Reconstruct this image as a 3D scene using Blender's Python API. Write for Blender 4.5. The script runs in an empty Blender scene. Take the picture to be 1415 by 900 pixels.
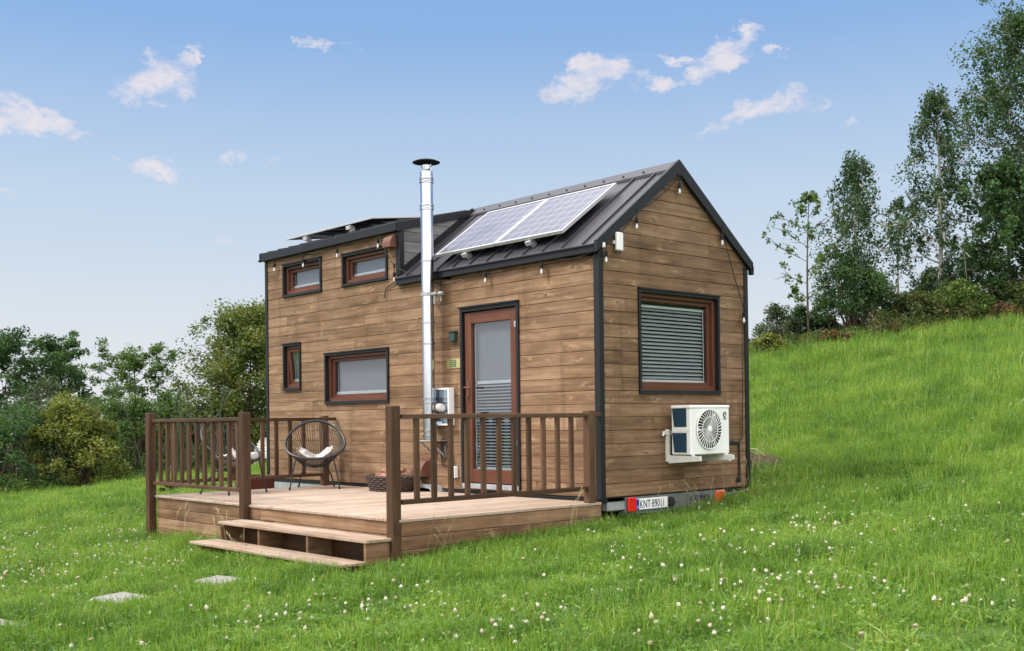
import bpy, bmesh, math, random
import numpy as np
from mathutils import Vector, Matrix, Quaternion

rng = np.random.default_rng(7)
random.seed(7)
scene = bpy.context.scene
COL = scene.collection
R = math.radians

# ------------------------------------------------------------------ camera
CAM = np.array([7.5751, -8.0429, 0.8446])
YAW, PIT, ROL, FPX, SHY = 0.8366, 0.0068, -0.0124, 1503.02, 119.7
fw = np.array([-math.sin(YAW)*math.cos(PIT), math.cos(YAW)*math.cos(PIT), math.sin(PIT)])
r_ = np.array([math.cos(YAW), math.sin(YAW), 0.0])
u_ = np.cross(r_, fw)
r2 = math.cos(ROL)*r_+math.sin(ROL)*u_
u2 = -math.sin(ROL)*r_+math.cos(ROL)*u_
FH = np.array([-math.sin(YAW), math.cos(YAW), 0.0])      # level heading

cam = bpy.data.cameras.new('camera')
camo = bpy.data.objects.new('camera', cam)
COL.objects.link(camo)
m = Matrix.Identity(4)
for i in range(3):
    m[i][0], m[i][1], m[i][2], m[i][3] = r2[i], u2[i], -fw[i], CAM[i]
camo.matrix_world = m
cam.sensor_fit = 'HORIZONTAL'
cam.sensor_width = 36
cam.lens = FPX/1415*36
cam.shift_y = SHY/1415
cam.clip_start = 0.1
cam.clip_end = 5000
cam.dof.use_dof = True
cam.dof.focus_distance = 11.5
cam.dof.aperture_fstop = 5.0
scene.camera = camo


def ray(px, py):
    return fw + r2*(px-707.5)/FPX + u2*(450+SHY-py)/FPX


def azel(px, py):
    d = ray(px, py)
    d = d/np.linalg.norm(d)
    return math.degrees(math.atan2(d[0], d[1])), math.degrees(math.asin(d[2]))


# ------------------------------------------------------------------ terrain
def softplus(t, w):
    return w*np.logaddexp(0, t/w)


def terrain(x, y):
    x = np.asarray(x, float)
    y = np.asarray(y, float)
    s = (x-CAM[0])*FH[0]+(y-CAM[1])*FH[1]
    z = -0.235+0.033*x+0.058*y
    z = z+0.130*softplus(y-4.0, 1.6)*(1/(1+np.exp(-(x+17.0)/3.0)))
    z = z+0.62*np.exp(-((x+12.0)/5.0)**2-((y-18.0)/7.5)**2)
    z = z-0.085*np.exp(-((x-0.15)/0.8)**2-((y-1.25)/1.15)**2)
    z = z+0.02*np.sin(x*1.1+0.4*y)*np.sin(y*0.9-0.3*x)*np.clip((np.hypot(x+2, y)-6)/6, 0, 1)
    z = z+0.07*np.sin(x*0.31+1)*np.sin(y*0.27+x*0.13)*np.clip((np.hypot(x+2, y)-9)/9, 0, 1)
    z = z-0.22*softplus(s-35.0, 1.2)
    return np.maximum(z, -8.0)


def T(x, y):
    return float(terrain(x, y))


def ground_at(px, dep):
    """point of the ground straight under a sight line at the given depth"""
    d = FH + r_*(px-707.5)/FPX
    p = CAM + d*dep
    return float(p[0]), float(p[1]), T(p[0], p[1])


# ------------------------------------------------------------------ materials
def newmat(name):
    mt = bpy.data.materials.new(name)
    mt.use_nodes = True
    nt = mt.node_tree
    nt.nodes.clear()
    out = nt.nodes.new('ShaderNodeOutputMaterial')
    b = nt.nodes.new('ShaderNodeBsdfPrincipled')
    nt.links.new(b.outputs[0], out.inputs[0])
    return mt, nt, b, out


def N(nt, typ, **kw):
    n = nt.nodes.new(typ)
    for k, v in kw.items():
        if k.startswith('i_'):
            key = k[2:]
            n.inputs[int(key) if key.isdigit() else key].default_value = v
        else:
            setattr(n, k, v)
    return n


def math_(nt, op, a, b=None, c=None, clamp=False):
    n = nt.nodes.new('ShaderNodeMath')
    n.operation = op
    n.use_clamp = clamp
    for i, v in enumerate((a, b, c)):
        if v is None:
            continue
        if isinstance(v, (int, float)):
            n.inputs[i].default_value = v
        else:
            nt.links.new(v, n.inputs[i])
    return n.outputs[0]


def mixc(nt, fac, a, b, blend='MIX'):
    n = nt.nodes.new('ShaderNodeMix')
    n.data_type = 'RGBA'
    n.blend_type = blend
    for idx, v in ((0, fac), (6, a), (7, b)):
        if isinstance(v, (int, float)):
            n.inputs[idx].default_value = v
        elif isinstance(v, tuple):
            n.inputs[idx].default_value = (*v[:3], 1)
        else:
            nt.links.new(v, n.inputs[idx])
    return n.outputs[2]


def ramp(nt, fac, stops, interp='LINEAR'):
    n = nt.nodes.new('ShaderNodeValToRGB')
    n.color_ramp.interpolation = interp
    el = n.color_ramp.elements
    while len(el) < len(stops):
        el.new(0.5)
    for e, (p, c) in zip(el, stops):
        e.position = p
        e.color = (*c, 1) if len(c) == 3 else c
    nt.links.new(fac, n.inputs[0])
    return n.outputs[0]


def smooth(nt, v, lo, hi):
    n = nt.nodes.new('ShaderNodeMapRange')
    n.interpolation_type = 'SMOOTHSTEP'
    nt.links.new(v, n.inputs[0])
    n.inputs[1].default_value = lo
    n.inputs[2].default_value = hi
    return n.outputs[0]


def noise(nt, vec, scale, detail=4, rough=0.55, dist=0.0, out=0):
    n = N(nt, 'ShaderNodeTexNoise', i_Scale=scale, i_Detail=detail, i_Roughness=rough, i_Distortion=dist)
    if vec is not None:
        nt.links.new(vec, n.inputs['Vector'])
    return n.outputs[out]


def scaled(nt, vec, s):
    n = N(nt, 'ShaderNodeVectorMath', operation='MULTIPLY')
    nt.links.new(vec, n.inputs[0])
    n.inputs[1].default_value = s
    return n.outputs[0]


def wood(name, dark, mid, light, knots=0.6, rough=0.62, contrast=1.0, var=0.35, weather=0.0, wcol=(0.3, 0.28, 0.26), flare=0.5):
    """boards: 'g' holds (along, across, thickness) of each board, 'br' a number per board"""
    mt, nt, b, out = newmat(name)
    g = N(nt, 'ShaderNodeAttribute', attribute_name='g').outputs['Vector']
    br = N(nt, 'ShaderNodeAttribute', attribute_name='br').outputs['Fac']
    pos = N(nt, 'ShaderNodeNewGeometry').outputs['Position']
    warp = noise(nt, scaled(nt, g, (1.6, 7, 7)), 1.0, 2, out=1)
    wv = N(nt, 'ShaderNodeVectorMath', operation='MULTIPLY_ADD')
    nt.links.new(warp, wv.inputs[0])
    wv.inputs[1].default_value = (0.0, 0.035, 0.035)
    nt.links.new(g, wv.inputs[2])
    gw = wv.outputs[0]
    fine = noise(nt, scaled(nt, gw, (2.5, 130, 130)), 1.0, 3, 0.6)
    mid_n = noise(nt, scaled(nt, gw, (0.9, 26, 26)), 1.0, 4, 0.6)
    blot = noise(nt, scaled(nt, g, (1.8, 6, 6)), 1.0, 4, 0.6)
    f = math_(nt, 'MULTIPLY', mid_n, 0.62)
    f = math_(nt, 'MULTIPLY_ADD', fine, 0.30, f)
    f = math_(nt, 'MULTIPLY_ADD', blot, 0.60, f)
    f = math_(nt, 'MULTIPLY_ADD', math_(nt, 'SUBTRACT', br, 0.5), var, f)
    f = math_(nt, 'SUBTRACT', f, 0.76)
    f = math_(nt, 'MULTIPLY_ADD', f, 2.1*contrast, 0.5, clamp=True)
    col = ramp(nt, f, [(0.0, dark), (0.5, mid), (1.0, light)])
    # knots with paler flares round them
    vo = N(nt, 'ShaderNodeTexVoronoi', i_Scale=1.0, i_Randomness=1.0)
    nt.links.new(scaled(nt, gw, (2.6, 8.0, 0.6)), vo.inputs['Vector'])
    d = vo.outputs['Distance']
    kn = smooth(nt, d, 0.11, 0.05)
    fl = math_(nt, 'MULTIPLY', smooth(nt, d, 0.42, 0.08), smooth(nt, noise(nt, scaled(nt, g, (9, 30, 30)), 1.0, 3, 0.6), 0.42, 0.62))
    col = mixc(nt, math_(nt, 'MULTIPLY', fl, flare), col, tuple(min(1, c*1.35+0.02) for c in light))
    col = mixc(nt, math_(nt, 'MULTIPLY', kn, knots), col, tuple(c*0.55 for c in dark))
    if weather > 0:
        st_n = noise(nt, scaled(nt, pos, (5.0, 5.0, 0.55)), 1.0, 4, 0.6)
        col = mixc(nt, math_(nt, 'MULTIPLY', smooth(nt, st_n, 0.54, 0.72), weather*1.6), col, tuple(c*0.9 for c in dark))
        w1 = noise(nt, pos, 1.1, 5, 0.65)
        col = mixc(nt, math_(nt, 'MULTIPLY', smooth(nt, w1, 0.42, 0.68), weather), col, wcol)
    nt.links.new(col, b.inputs['Base Color'])
    b.inputs['Roughness'].default_value = rough
    b.inputs['Specular IOR Level'].default_value = 0.3
    bp = N(nt, 'ShaderNodeBump', i_Strength=0.25, i_Distance=0.004)
    nt.links.new(math_(nt, 'MULTIPLY_ADD', fine, 0.6, mid_n), bp.inputs['Height'])
    nt.links.new(bp.outputs[0], b.inputs['Normal'])
    return mt


def simple(name, col, rough=0.5, metal=0.0, spec=0.5, var=0.12, scale=8.0, bump=0.0, bscale=120, coat=0.0):
    mt, nt, b, out = newmat(name)
    tc = N(nt, 'ShaderNodeNewGeometry').outputs['Position']
    n = noise(nt, tc, scale, 5, 0.6)
    c = ramp(nt, n, [(0.25, tuple(x*(1-var) for x in col)), (0.75, tuple(min(1, x*(1+var)) for x in col))])
    nt.links.new(c, b.inputs['Base Color'])
    n2 = noise(nt, tc, scale*2.7, 3)
    rr = N(nt, 'ShaderNodeMapRange', i_3=max(0.02, rough-0.08), i_4=min(1, rough+0.1))
    nt.links.new(n2, rr.inputs[0])
    nt.links.new(rr.outputs[0], b.inputs['Roughness'])
    b.inputs['Metallic'].default_value = metal
    b.inputs['Specular IOR Level'].default_value = spec
    b.inputs['Coat Weight'].default_value = coat
    if bump:
        bp = N(nt, 'ShaderNodeBump', i_Strength=bump, i_Distance=0.003)
        nt.links.new(noise(nt, tc, bscale, 4), bp.inputs['Height'])
        nt.links.new(bp.outputs[0], b.inputs['Normal'])
    return mt


def glass(name, refl=0.3, tint=(0.75, 0.78, 0.8), fm=1.6):
    mt = bpy.data.materials.new(name)
    mt.use_nodes = True
    nt = mt.node_tree
    nt.nodes.clear()
    out = nt.nodes.new('ShaderNodeOutputMaterial')
    tr = N(nt, 'ShaderNodeBsdfTransparent')
    tr.inputs[0].default_value = (*tint, 1)
    gl = N(nt, 'ShaderNodeBsdfGlossy', i_Roughness=0.012)
    gl.inputs[0].default_value = (0.95, 0.96, 1.0, 1)
    mx = N(nt, 'ShaderNodeMixShader')
    fr = N(nt, 'ShaderNodeFresnel', i_IOR=1.55)
    bf = N(nt, 'ShaderNodeNewGeometry').outputs['Backfacing']
    f = math_(nt, 'MULTIPLY_ADD', fr.outputs[0], fm, refl, clamp=True)
    f = math_(nt, 'MULTIPLY', f, math_(nt, 'SUBTRACT', 1.0, bf))
    nt.links.new(f, mx.inputs[0])
    nt.links.new(tr.outputs[0], mx.inputs[1])
    nt.links.new(gl.outputs[0], mx.inputs[2])
    nt.links.new(mx.outputs[0], out.inputs[0])
    return mt


def leafmat(name, dark, mid, light, trans=0.35, rough=0.5, odd=None):
    mt, nt, b, out = newmat(name)
    br = N(nt, 'ShaderNodeAttribute', attribute_name='br').outputs['Fac']
    pos = N(nt, 'ShaderNodeNewGeometry').outputs['Position']
    n = noise(nt, pos, 0.9, 3)
    f = math_(nt, 'MULTIPLY_ADD', br, 0.75, math_(nt, 'MULTIPLY', n, 0.5))
    stops = [(0.2, dark), (0.58, mid), (0.95, light)]
    col = ramp(nt, f, stops)
    if odd:
        col = mixc(nt, smooth(nt, br, 0.90, 0.97), col, odd)
    nt.links.new(col, b.inputs['Base Color'])
    b.inputs['Roughness'].default_value = rough
    b.inputs['Specular IOR Level'].default_value = 0.35
    t = N(nt, 'ShaderNodeBsdfTranslucent')
    nt.links.new(mixc(nt, 1.0, col, (1.25, 1.3, 0.6), 'MULTIPLY'), t.inputs[0])
    mx = N(nt, 'ShaderNodeMixShader', i_0=trans)
    nt.links.new(b.outputs[0], mx.inputs[1])
    nt.links.new(t.outputs[0], mx.inputs[2])
    nt.links.new(mx.outputs[0], out.inputs[0])
    return mt


M = {}
M['cladding'] = wood('stained_spruce_cladding', (0.078, 0.041, 0.018), (0.178, 0.101, 0.053), (0.295, 0.188, 0.110), knots=0.7, contrast=1.05, var=0.14, weather=0.25, wcol=(0.225, 0.150, 0.098), flare=0.6)
M['deck_top'] = wood('pale_larch_decking', (0.25, 0.175, 0.125), (0.38, 0.285, 0.215), (0.50, 0.40, 0.325), knots=0.25, contrast=0.8, var=0.25, rough=0.6, flare=0.2, weather=0.35, wcol=(0.34, 0.265, 0.205))
M['deck_side'] = wood('brown_stained_deck_skirting', (0.085, 0.042, 0.019), (0.185, 0.102, 0.052), (0.30, 0.19, 0.11), knots=0.4, contrast=1.05, var=0.25, weather=0.15, wcol=(0.30, 0.21, 0.15))
M['rail'] = wood('dark_brown_railing_wood', (0.030, 0.013, 0.006), (0.064, 0.030, 0.0145), (0.112, 0.060, 0.033), knots=0.3, contrast=0.8, var=0.35, flare=0.2, rough=0.5)
M['tread'] = wood('weathered_step_tread_wood', (0.18, 0.115, 0.077), (0.31, 0.215, 0.15), (0.43, 0.325, 0.25), knots=0.3, contrast=0.9, var=0.3, flare=0.2, weather=0.3, wcol=(0.36, 0.31, 0.265))
M['grey_wood'] = wood('grey_weathered_boards', (0.085, 0.083, 0.085), (0.165, 0.160, 0.160), (0.27, 0.26, 0.255), knots=0.5, contrast=0.9, flare=0.2)
M['frame'] = wood('mahogany_window_frame', (0.055, 0.018, 0.010), (0.100, 0.035, 0.020), (0.150, 0.060, 0.034), knots=0.0, contrast=0.6, var=0.15, rough=0.35, flare=0.0)
M['pale_wood'] = wood('pale_silvered_planks', (0.42, 0.38, 0.34), (0.58, 0.54, 0.49), (0.7, 0.66, 0.62), knots=0.2, contrast=0.7)
M['log'] = wood('split_firewood', (0.14, 0.06, 0.035), (0.26, 0.115, 0.07), (0.38, 0.20, 0.13), knots=0.2)
M['black'] = simple('graphite_trim_metal', (0.0095, 0.0100, 0.0125), 0.42, 0.0, 0.32, 0.15)
M['roof'] = simple('graphite_roof_sheet', (0.034, 0.032, 0.040), 0.40, 0.0, 0.45, 0.18, 3.0)
M['white'] = simple('white_enamel', (0.78, 0.78, 0.76), 0.35, 0, 0.5, 0.04)
M['offwhite'] = simple('cream_painted_steel', (0.66, 0.65, 0.60), 0.45, 0, 0.5, 0.08)
M['galv'] = simple('galvanised_steel', (0.36, 0.375, 0.385), 0.45, 0.45, 0.5, 0.25, 14)
M['steel'] = simple('polished_stainless', (0.50, 0.515, 0.54), 0.17, 1.0, 0.5, 0.06, 6)
M['dark'] = simple('dark_void', (0.010, 0.010, 0.011), 0.8, 0, 0.2)  # near-black: painted shade inside openings, plain colour on chimney cap and planter soil
M['rubber'] = simple('black_rubber', (0.018, 0.018, 0.018), 0.75, 0, 0.3)
M['slat'] = simple('grey_blind_slat', (0.70, 0.70, 0.72), 0.5, 0, 0.4, 0.06)
M['slat_grey'] = simple('grey_pleated_blind', (0.44, 0.45, 0.47), 0.5, 0, 0.4, 0.06)
M['roller'] = simple('pale_roller_blind', (0.30, 0.29, 0.31), 0.8, 0, 0.2, 0.03)
M['glass'] = glass('window_glass', 0.075, fm=1.25)
M['glass_clear'] = glass('gable_window_glass', 0.0, (0.85, 0.87, 0.88), 0.6)
M['bulb'] = glass('bulb_glass', 0.12, (0.95, 0.95, 0.93))
M['fil'] = simple('white_filament_support', (0.55, 0.53, 0.48), 0.4)
M['coil'] = simple('blue_coil_fins', (0.018, 0.058, 0.098), 0.4, 0.2, 0.5, 0.3, 60)
M['green_box'] = simple('dark_green_plastic', (0.018, 0.038, 0.036), 0.5)
M['brass'] = simple('polished_brass', (0.70, 0.58, 0.28), 0.28, 0.85, 0.5, 0.1)
M['plaque_green'] = simple('green_enamel', (0.07, 0.14, 0.06), 0.4)
M['red'] = simple('red_lens', (0.62, 0.012, 0.014), 0.15, 0, 0.6, 0.1, 30, coat=0.6)
M['orange'] = simple('orange_lens', (0.65, 0.10, 0.03), 0.25, 0, 0.6, 0.15, 30, coat=0.4)
M['plate'] = simple('white_number_plate', (0.80, 0.80, 0.78), 0.3, 0, 0.5, 0.03)
M['blue'] = simple('blue_plate_band', (0.010, 0.045, 0.30), 0.3)
M['ink'] = simple('black_lettering', (0.012, 0.012, 0.014), 0.45)
M['rust'] = simple('rusty_brown_metal', (0.13, 0.055, 0.036), 0.55, 0.1, 0.4, 0.25, 20)
M['cord'] = simple('black_chair_cord', (0.016, 0.016, 0.019), 0.4, 0, 0.5)
M['textile'] = simple('grey_white_wool', (0.44, 0.41, 0.395), 0.95, 0, 0.1, 0.12, 40, bump=0.8, bscale=160)
M['wicker'] = simple('dark_wicker', (0.045, 0.028, 0.022), 0.6, 0, 0.3, 0.4, 50, bump=0.6)
M['planter'] = simple('red_brown_planter', (0.11, 0.03, 0.02), 0.55, 0, 0.4, 0.3, 6)
M['concrete'] = simple('pale_concrete', (0.235, 0.225, 0.205), 0.85, 0, 0.2, 0.25, 9, bump=0.5, bscale=60)
M['bark'] = simple('brown_bark', (0.085, 0.062, 0.045), 0.9, 0, 0.1, 0.4, 6, bump=0.9, bscale=30)
M['birch'] = simple('birch_bark', (0.30, 0.28, 0.25), 0.8, 0, 0.2, 0.55, 5, bump=0.5, bscale=20)
M['leaf_dark'] = leafmat('dark_green_leaves', (0.012, 0.034, 0.012), (0.034, 0.080, 0.026), (0.085, 0.155, 0.052))
M['leaf_mid'] = leafmat('mid_green_leaves', (0.022, 0.050, 0.012), (0.060, 0.112, 0.026), (0.125, 0.195, 0.052))
M['leaf_birch'] = leafmat('birch_leaves', (0.014, 0.036, 0.017), (0.036, 0.077, 0.033), (0.085, 0.145, 0.056))
M['leaf_yellow'] = leafmat('yellow_green_leaves', (0.046, 0.066, 0.011), (0.125, 0.150, 0.026), (0.225, 0.24, 0.055))
M['leaf_grey'] = leafmat('grey_willow_leaves', (0.026, 0.040, 0.022), (0.062, 0.085, 0.048), (0.115, 0.145, 0.085))
M['leaf_poplar'] = leafmat('poplar_leaves', (0.034, 0.054, 0.011), (0.100, 0.132, 0.028), (0.20, 0.225, 0.06))
M['weed'] = leafmat('wild_undergrowth', (0.026, 0.042, 0.012), (0.070, 0.095, 0.028), (0.14, 0.15, 0.05), odd=(0.14, 0.055, 0.03))
M['dryplant'] = leafmat('reddish_dry_plants', (0.055, 0.028, 0.014), (0.12, 0.058, 0.030), (0.19, 0.105, 0.06))


M['leaf_bright'] = leafmat('bright_green_leaves', (0.030, 0.062, 0.014), (0.082, 0.135, 0.030), (0.155, 0.215, 0.058))
# solar cells: dark blue cells with a pale grid
def cellmat():
    mt, nt, b, out = newmat('solar_cells')
    g = N(nt, 'ShaderNodeAttribute', attribute_name='g').outputs['Vector']
    sp = N(nt, 'ShaderNodeSeparateXYZ')
    nt.links.new(g, sp.inputs[0])
    lines = None
    for ax, size, w in ((0, 0.165, 0.06), (1, 0.165, 0.06)):
        fr = math_(nt, 'FRACT', math_(nt, 'DIVIDE', sp.outputs[ax], size))
        e = math_(nt, 'ABSOLUTE', math_(nt, 'SUBTRACT', fr, 0.5))
        l = math_(nt, 'GREATER_THAN', e, 0.5-w/2)
        lines = l if lines is None else math_(nt, 'MAXIMUM', lines, l)
    fr = math_(nt, 'FRACT', math_(nt, 'DIVIDE', sp.outputs[0], 0.04))
    fine = math_(nt, 'LESS_THAN', fr, 0.06)
    col = mixc(nt, math_(nt, 'MULTIPLY', fine, 0.5), (0.050, 0.050, 0.085), (0.20, 0.20, 0.24))
    col = mixc(nt, lines, col, (0.24, 0.24, 0.28))
    nt.links.new(col, b.inputs['Base Color'])
    b.inputs['Roughness'].default_value = 0.4
    b.inputs['Coat Weight'].default_value = 0.5
    b.inputs['Coat Roughness'].default_value = 0.06
    b.inputs['Coat IOR'].default_value = 1.42
    return mt


M['cells'] = cellmat()


# ------------------------------------------------------------------ mesh builder
class MB:
    def __init__(self):
        self.v, self.f, self.g, self.r = [], [], [], []

    def add(self, verts, faces, g=None, r=None):
        b = len(self.v)
        self.v += [tuple(p) for p in verts]
        self.f += [tuple(i+b for i in f) for f in faces]
        self.g += [tuple(p) for p in (g if g is not None else verts)]
        self.r += [random.random() if r is None else r]*len(faces)

    def box(self, x0, x1, y0, y1, z0, z1, ax=0, ch=0.0, mat=None, r=None):
        lo = np.array([min(x0, x1), min(y0, y1), min(z0, z1)], float)
        hi = np.array([max(x0, x1), max(y0, y1), max(z0, z1)], float)
        off = np.array([random.uniform(0, 40), random.uniform(0, 9), random.uniform(0, 9)])
        vs = []
        if ch <= 0:
            for k in range(8):
                vs.append([hi[i] if (k >> i) & 1 else lo[i] for i in range(3)])
            fs = [(0, 2, 3, 1), (4, 5, 7, 6), (0, 1, 5, 4), (2, 6, 7, 3), (0, 4, 6, 2), (1, 3, 7, 5)]
        else:
            ch = min(ch, *(0.45*(hi-lo)))
            idx = {}
            for k in range(8):
                for a in range(3):
                    p = [hi[i] if (k >> i) & 1 else lo[i] for i in range(3)]
                    for i in range(3):
                        if i != a:
                            p[i] += -ch if (k >> i) & 1 else ch
                    idx[(k, a)] = len(vs)
                    vs.append(p)
            fs = []
            for a in range(3):
                o = [i for i in range(3) if i != a]
                for s in (0, 1):
                    q = []
                    for c in ((0, 0), (1, 0), (1, 1), (0, 1)):
                        q.append(idx[((s << a) | (c[0] << o[0]) | (c[1] << o[1]), a)])
                    fs.append(tuple(q))
                # chamfer strips along axis a
                for c in ((0, 0), (1, 0), (1, 1), (0, 1)):
                    k0 = (c[0] << o[0]) | (c[1] << o[1])
                    k1 = k0 | (1 << a)
                    fs.append((idx[(k0, o[0])], idx[(k1, o[0])], idx[(k1, o[1])], idx[(k0, o[1])]))
            for k in range(8):
                fs.append((idx[(k, 0)], idx[(k, 1)], idx[(k, 2)]))
        perm = {0: (0, 1, 2), 1: (1, 0, 2), 2: (2, 1, 0)}[ax]
        g = [(p[perm[0]]+off[0], p[perm[1]]+off[1], p[perm[2]]+off[2]) for p in vs]
        if mat is not None:
            vs = [tuple(mat @ Vector(p)) for p in vs]
        self.add(vs, fs, g, r)

    def tube(self, pts, rad, n=8, cap=True, r=None):
        pts = [Vector(p) for p in pts]
        rads = rad if isinstance(rad, (list, tuple)) else [rad]*len(pts)
        vs, fs, g = [], [], []
        t0 = (pts[1]-pts[0]).normalized()
        ref = Vector((0, 0, 1)) if abs(t0.z) < 0.9 else Vector((1, 0, 0))
        a = t0.cross(ref).normalized()
        L = 0
        for i, p in enumerate(pts):
            if i == 0:
                t = t0
            elif i == len(pts)-1:
                t = (pts[i]-pts[i-1]).normalized()
            else:
                t = ((pts[i+1]-pts[i]).normalized()+(pts[i]-pts[i-1]).normalized())
                t = t.normalized() if t.length > 1e-6 else t0
            a = (a-t*a.dot(t))
            a = a.normalized() if a.length > 1e-6 else t.orthogonal().normalized()
            b = t.cross(a)
            if i:
                L += (p-pts[i-1]).length
            for k in range(n):
                an = 2*math.pi*k/n
                vs.append(p+(a*math.cos(an)+b*math.sin(an))*rads[i])
                g.append((L, math.cos(an)*rads[i], math.sin(an)*rads[i]))
        for i in range(len(pts)-1):
            for k in range(n):
                k2 = (k+1) % n
                fs.append((i*n+k, i*n+k2, (i+1)*n+k2, (i+1)*n+k))
        if cap:
            fs.append(tuple(range(n))[::-1])
            fs.append(tuple((len(pts)-1)*n+k for k in range(n)))
        self.add(vs, fs, g, r)

    def ring(self, pts, rad, n=6, r=None):
        """closed tube"""
        pts = [Vector(p) for p in pts]
        m_ = len(pts)
        vs, fs = [], []
        nrm = Vector((0, 0, 0))
        c = sum(pts, Vector((0, 0, 0)))/m_
        for i in range(m_):
            nrm += (pts[i]-c).cross(pts[(i+1) % m_]-c)
        nrm.normalize()
        for i in range(m_):
            t = (pts[(i+1) % m_]-pts[i-1]).normalized()
            a = t.cross(nrm).normalized()
            b = t.cross(a)
            for k in range(n):
                an = 2*math.pi*k/n
                vs.append(pts[i]+(a*math.cos(an)+b*math.sin(an))*rad)
        for i in range(m_):
            for k in range(n):
                k2 = (k+1) % n
                j = (i+1) % m_
                fs.append((i*n+k, i*n+k2, j*n+k2, j*n+k))
        self.add(vs, fs, None, r)

    def lathe(self, prof, c, n=24, axis='z', r=None):
        """prof: (radius, height) pairs"""
        vs, fs = [], []
        for rr, h in prof:
            for k in range(n):
                an = 2*math.pi*k/n
                x, y = rr*math.cos(an), rr*math.sin(an)
                p = (x, y, h) if axis == 'z' else ((h, x, y) if axis == 'x' else (x, h, y))
                vs.append((p[0]+c[0], p[1]+c[1], p[2]+c[2]))
        for i in range(len(prof)-1):
            for k in range(n):
                k2 = (k+1) % n
                fs.append((i*n+k, i*n+k2, (i+1)*n+k2, (i+1)*n+k))
        fs.append(tuple(range(n))[::-1])
        fs.append(tuple((len(prof)-1)*n+k for k in range(n)))
        self.add(vs, fs, None, r)

    def prism(self, poly, d, axis=1, r=None, g=None):
        """poly: points (3D); extruded by vector d"""
        n = len(poly)
        P0 = [Vector(p) for p in poly]
        d = Vector(d)
        vs = P0+[p+d for p in P0]
        fs = [tuple(range(n))[::-1], tuple(range(n, 2*n))]
        for k in range(n):
            k2 = (k+1) % n
            fs.append((k, k2, n+k2, n+k))
        self.add(vs, fs, g, r)

    def build(self, name, mat, parent=None, smooth_=False, fix=True):
        me = bpy.data.meshes.new(name)
        me.from_pydata(self.v, [], self.f)
        at = me.attributes.new('g', 'FLOAT_VECTOR', 'POINT')
        at.data.foreach_set('vector', np.array(self.g, float).ravel())
        at = me.attributes.new('br', 'FLOAT', 'FACE')
        at.data.foreach_set('value', np.array(self.r, float))
        if fix:
            bm = bmesh.new()
            bm.from_mesh(me)
            bmesh.ops.recalc_face_normals(bm, faces=bm.faces)
            bm.to_mesh(me)
            bm.free()
        if smooth_:
            me.polygons.foreach_set('use_smooth', [True]*len(me.polygons))
            me.set_sharp_from_angle(angle=R(38))
        me.materials.append(M[mat] if isinstance(mat, str) else mat)
        o = bpy.data.objects.new(name, me)
        COL.objects.link(o)
        if parent is not None:
            o.parent = parent
            # world-space vertices: undo the parents' offsets
            o.matrix_parent_inverse = world_of(parent).inverted()
        return o


def world_of(o):
    mw = o.matrix_local if o.parent is None else None
    if o.parent is None:
        return Matrix.LocRotScale(o.location, o.rotation_euler, o.scale)
    return world_of(o.parent) @ o.matrix_parent_inverse @ Matrix.LocRotScale(o.location, o.rotation_euler, o.scale)


def tag(o, label=None, cat=None, group=None, kind=None):
    if label:
        o['label'] = label
    if cat:
        o['category'] = cat
    if group:
        o['group'] = group
    if kind:
        o['kind'] = kind
    return o


def empty(name, loc, label, cat, group=None, rz=0.0):
    o = bpy.data.objects.new(name, None)
    o.location = loc
    o.rotation_euler = (0, 0, rz)
    o.empty_display_size = 0.2
    COL.objects.link(o)
    return tag(o, label, cat, group)


def copy_tree(o, parent=None):
    c = o.copy()
    COL.objects.link(c)
    if parent is not None:
        c.parent = parent
        c.matrix_parent_inverse = o.matrix_parent_inverse.copy()
    for ch in list(o.children):
        copy_tree(ch, c)
    return c


def text_mesh(body, size, depth, mat, name, parent, M4, align='LEFT', sx=1.0):
    cu = bpy.data.curves.new(name, 'FONT')
    cu.body = body
    cu.size = size
    cu.extrude = depth
    cu.align_x = align
    cu.resolution_u = 3
    tmp = bpy.data.objects.new('tmp_text', cu)
    COL.objects.link(tmp)
    dg = bpy.context.evaluated_depsgraph_get()
    me = bpy.data.meshes.new_from_object(tmp.evaluated_get(dg))
    bpy.data.objects.remove(tmp)
    bpy.data.curves.remove(cu)
    me.name = name
    me.transform(Matrix.Diagonal((sx, 1, 1, 1)))
    me.transform(M4)
    me.materials.clear()
    me.materials.append(M[mat])
    o = bpy.data.objects.new(name, me)
    COL.objects.link(o)
    if parent is not None:
        o.parent = parent
        o.matrix_parent_inverse = world_of(parent).inverted()
    return o


# ================================================================== THE HOUSE
L, W = -6.70, 2.50
ZB, ZE = 0.036, 2.60
SLOPE = 0.762
ZR = 3.607            # top of the ridge


def zroof(y):         # top of the main roof's front slope
    return 2.655+SLOPE*y


def zdorm(y):
    return 3.322+0.24*y


XD = -3.40            # the dormer's cheek

house = empty('tiny_house', (-3.3, 1.25, ZB), 'brown timber clad tiny house on a trailer with a black gable roof and steel chimney', 'house')

BOARD = 0.1365


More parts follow.
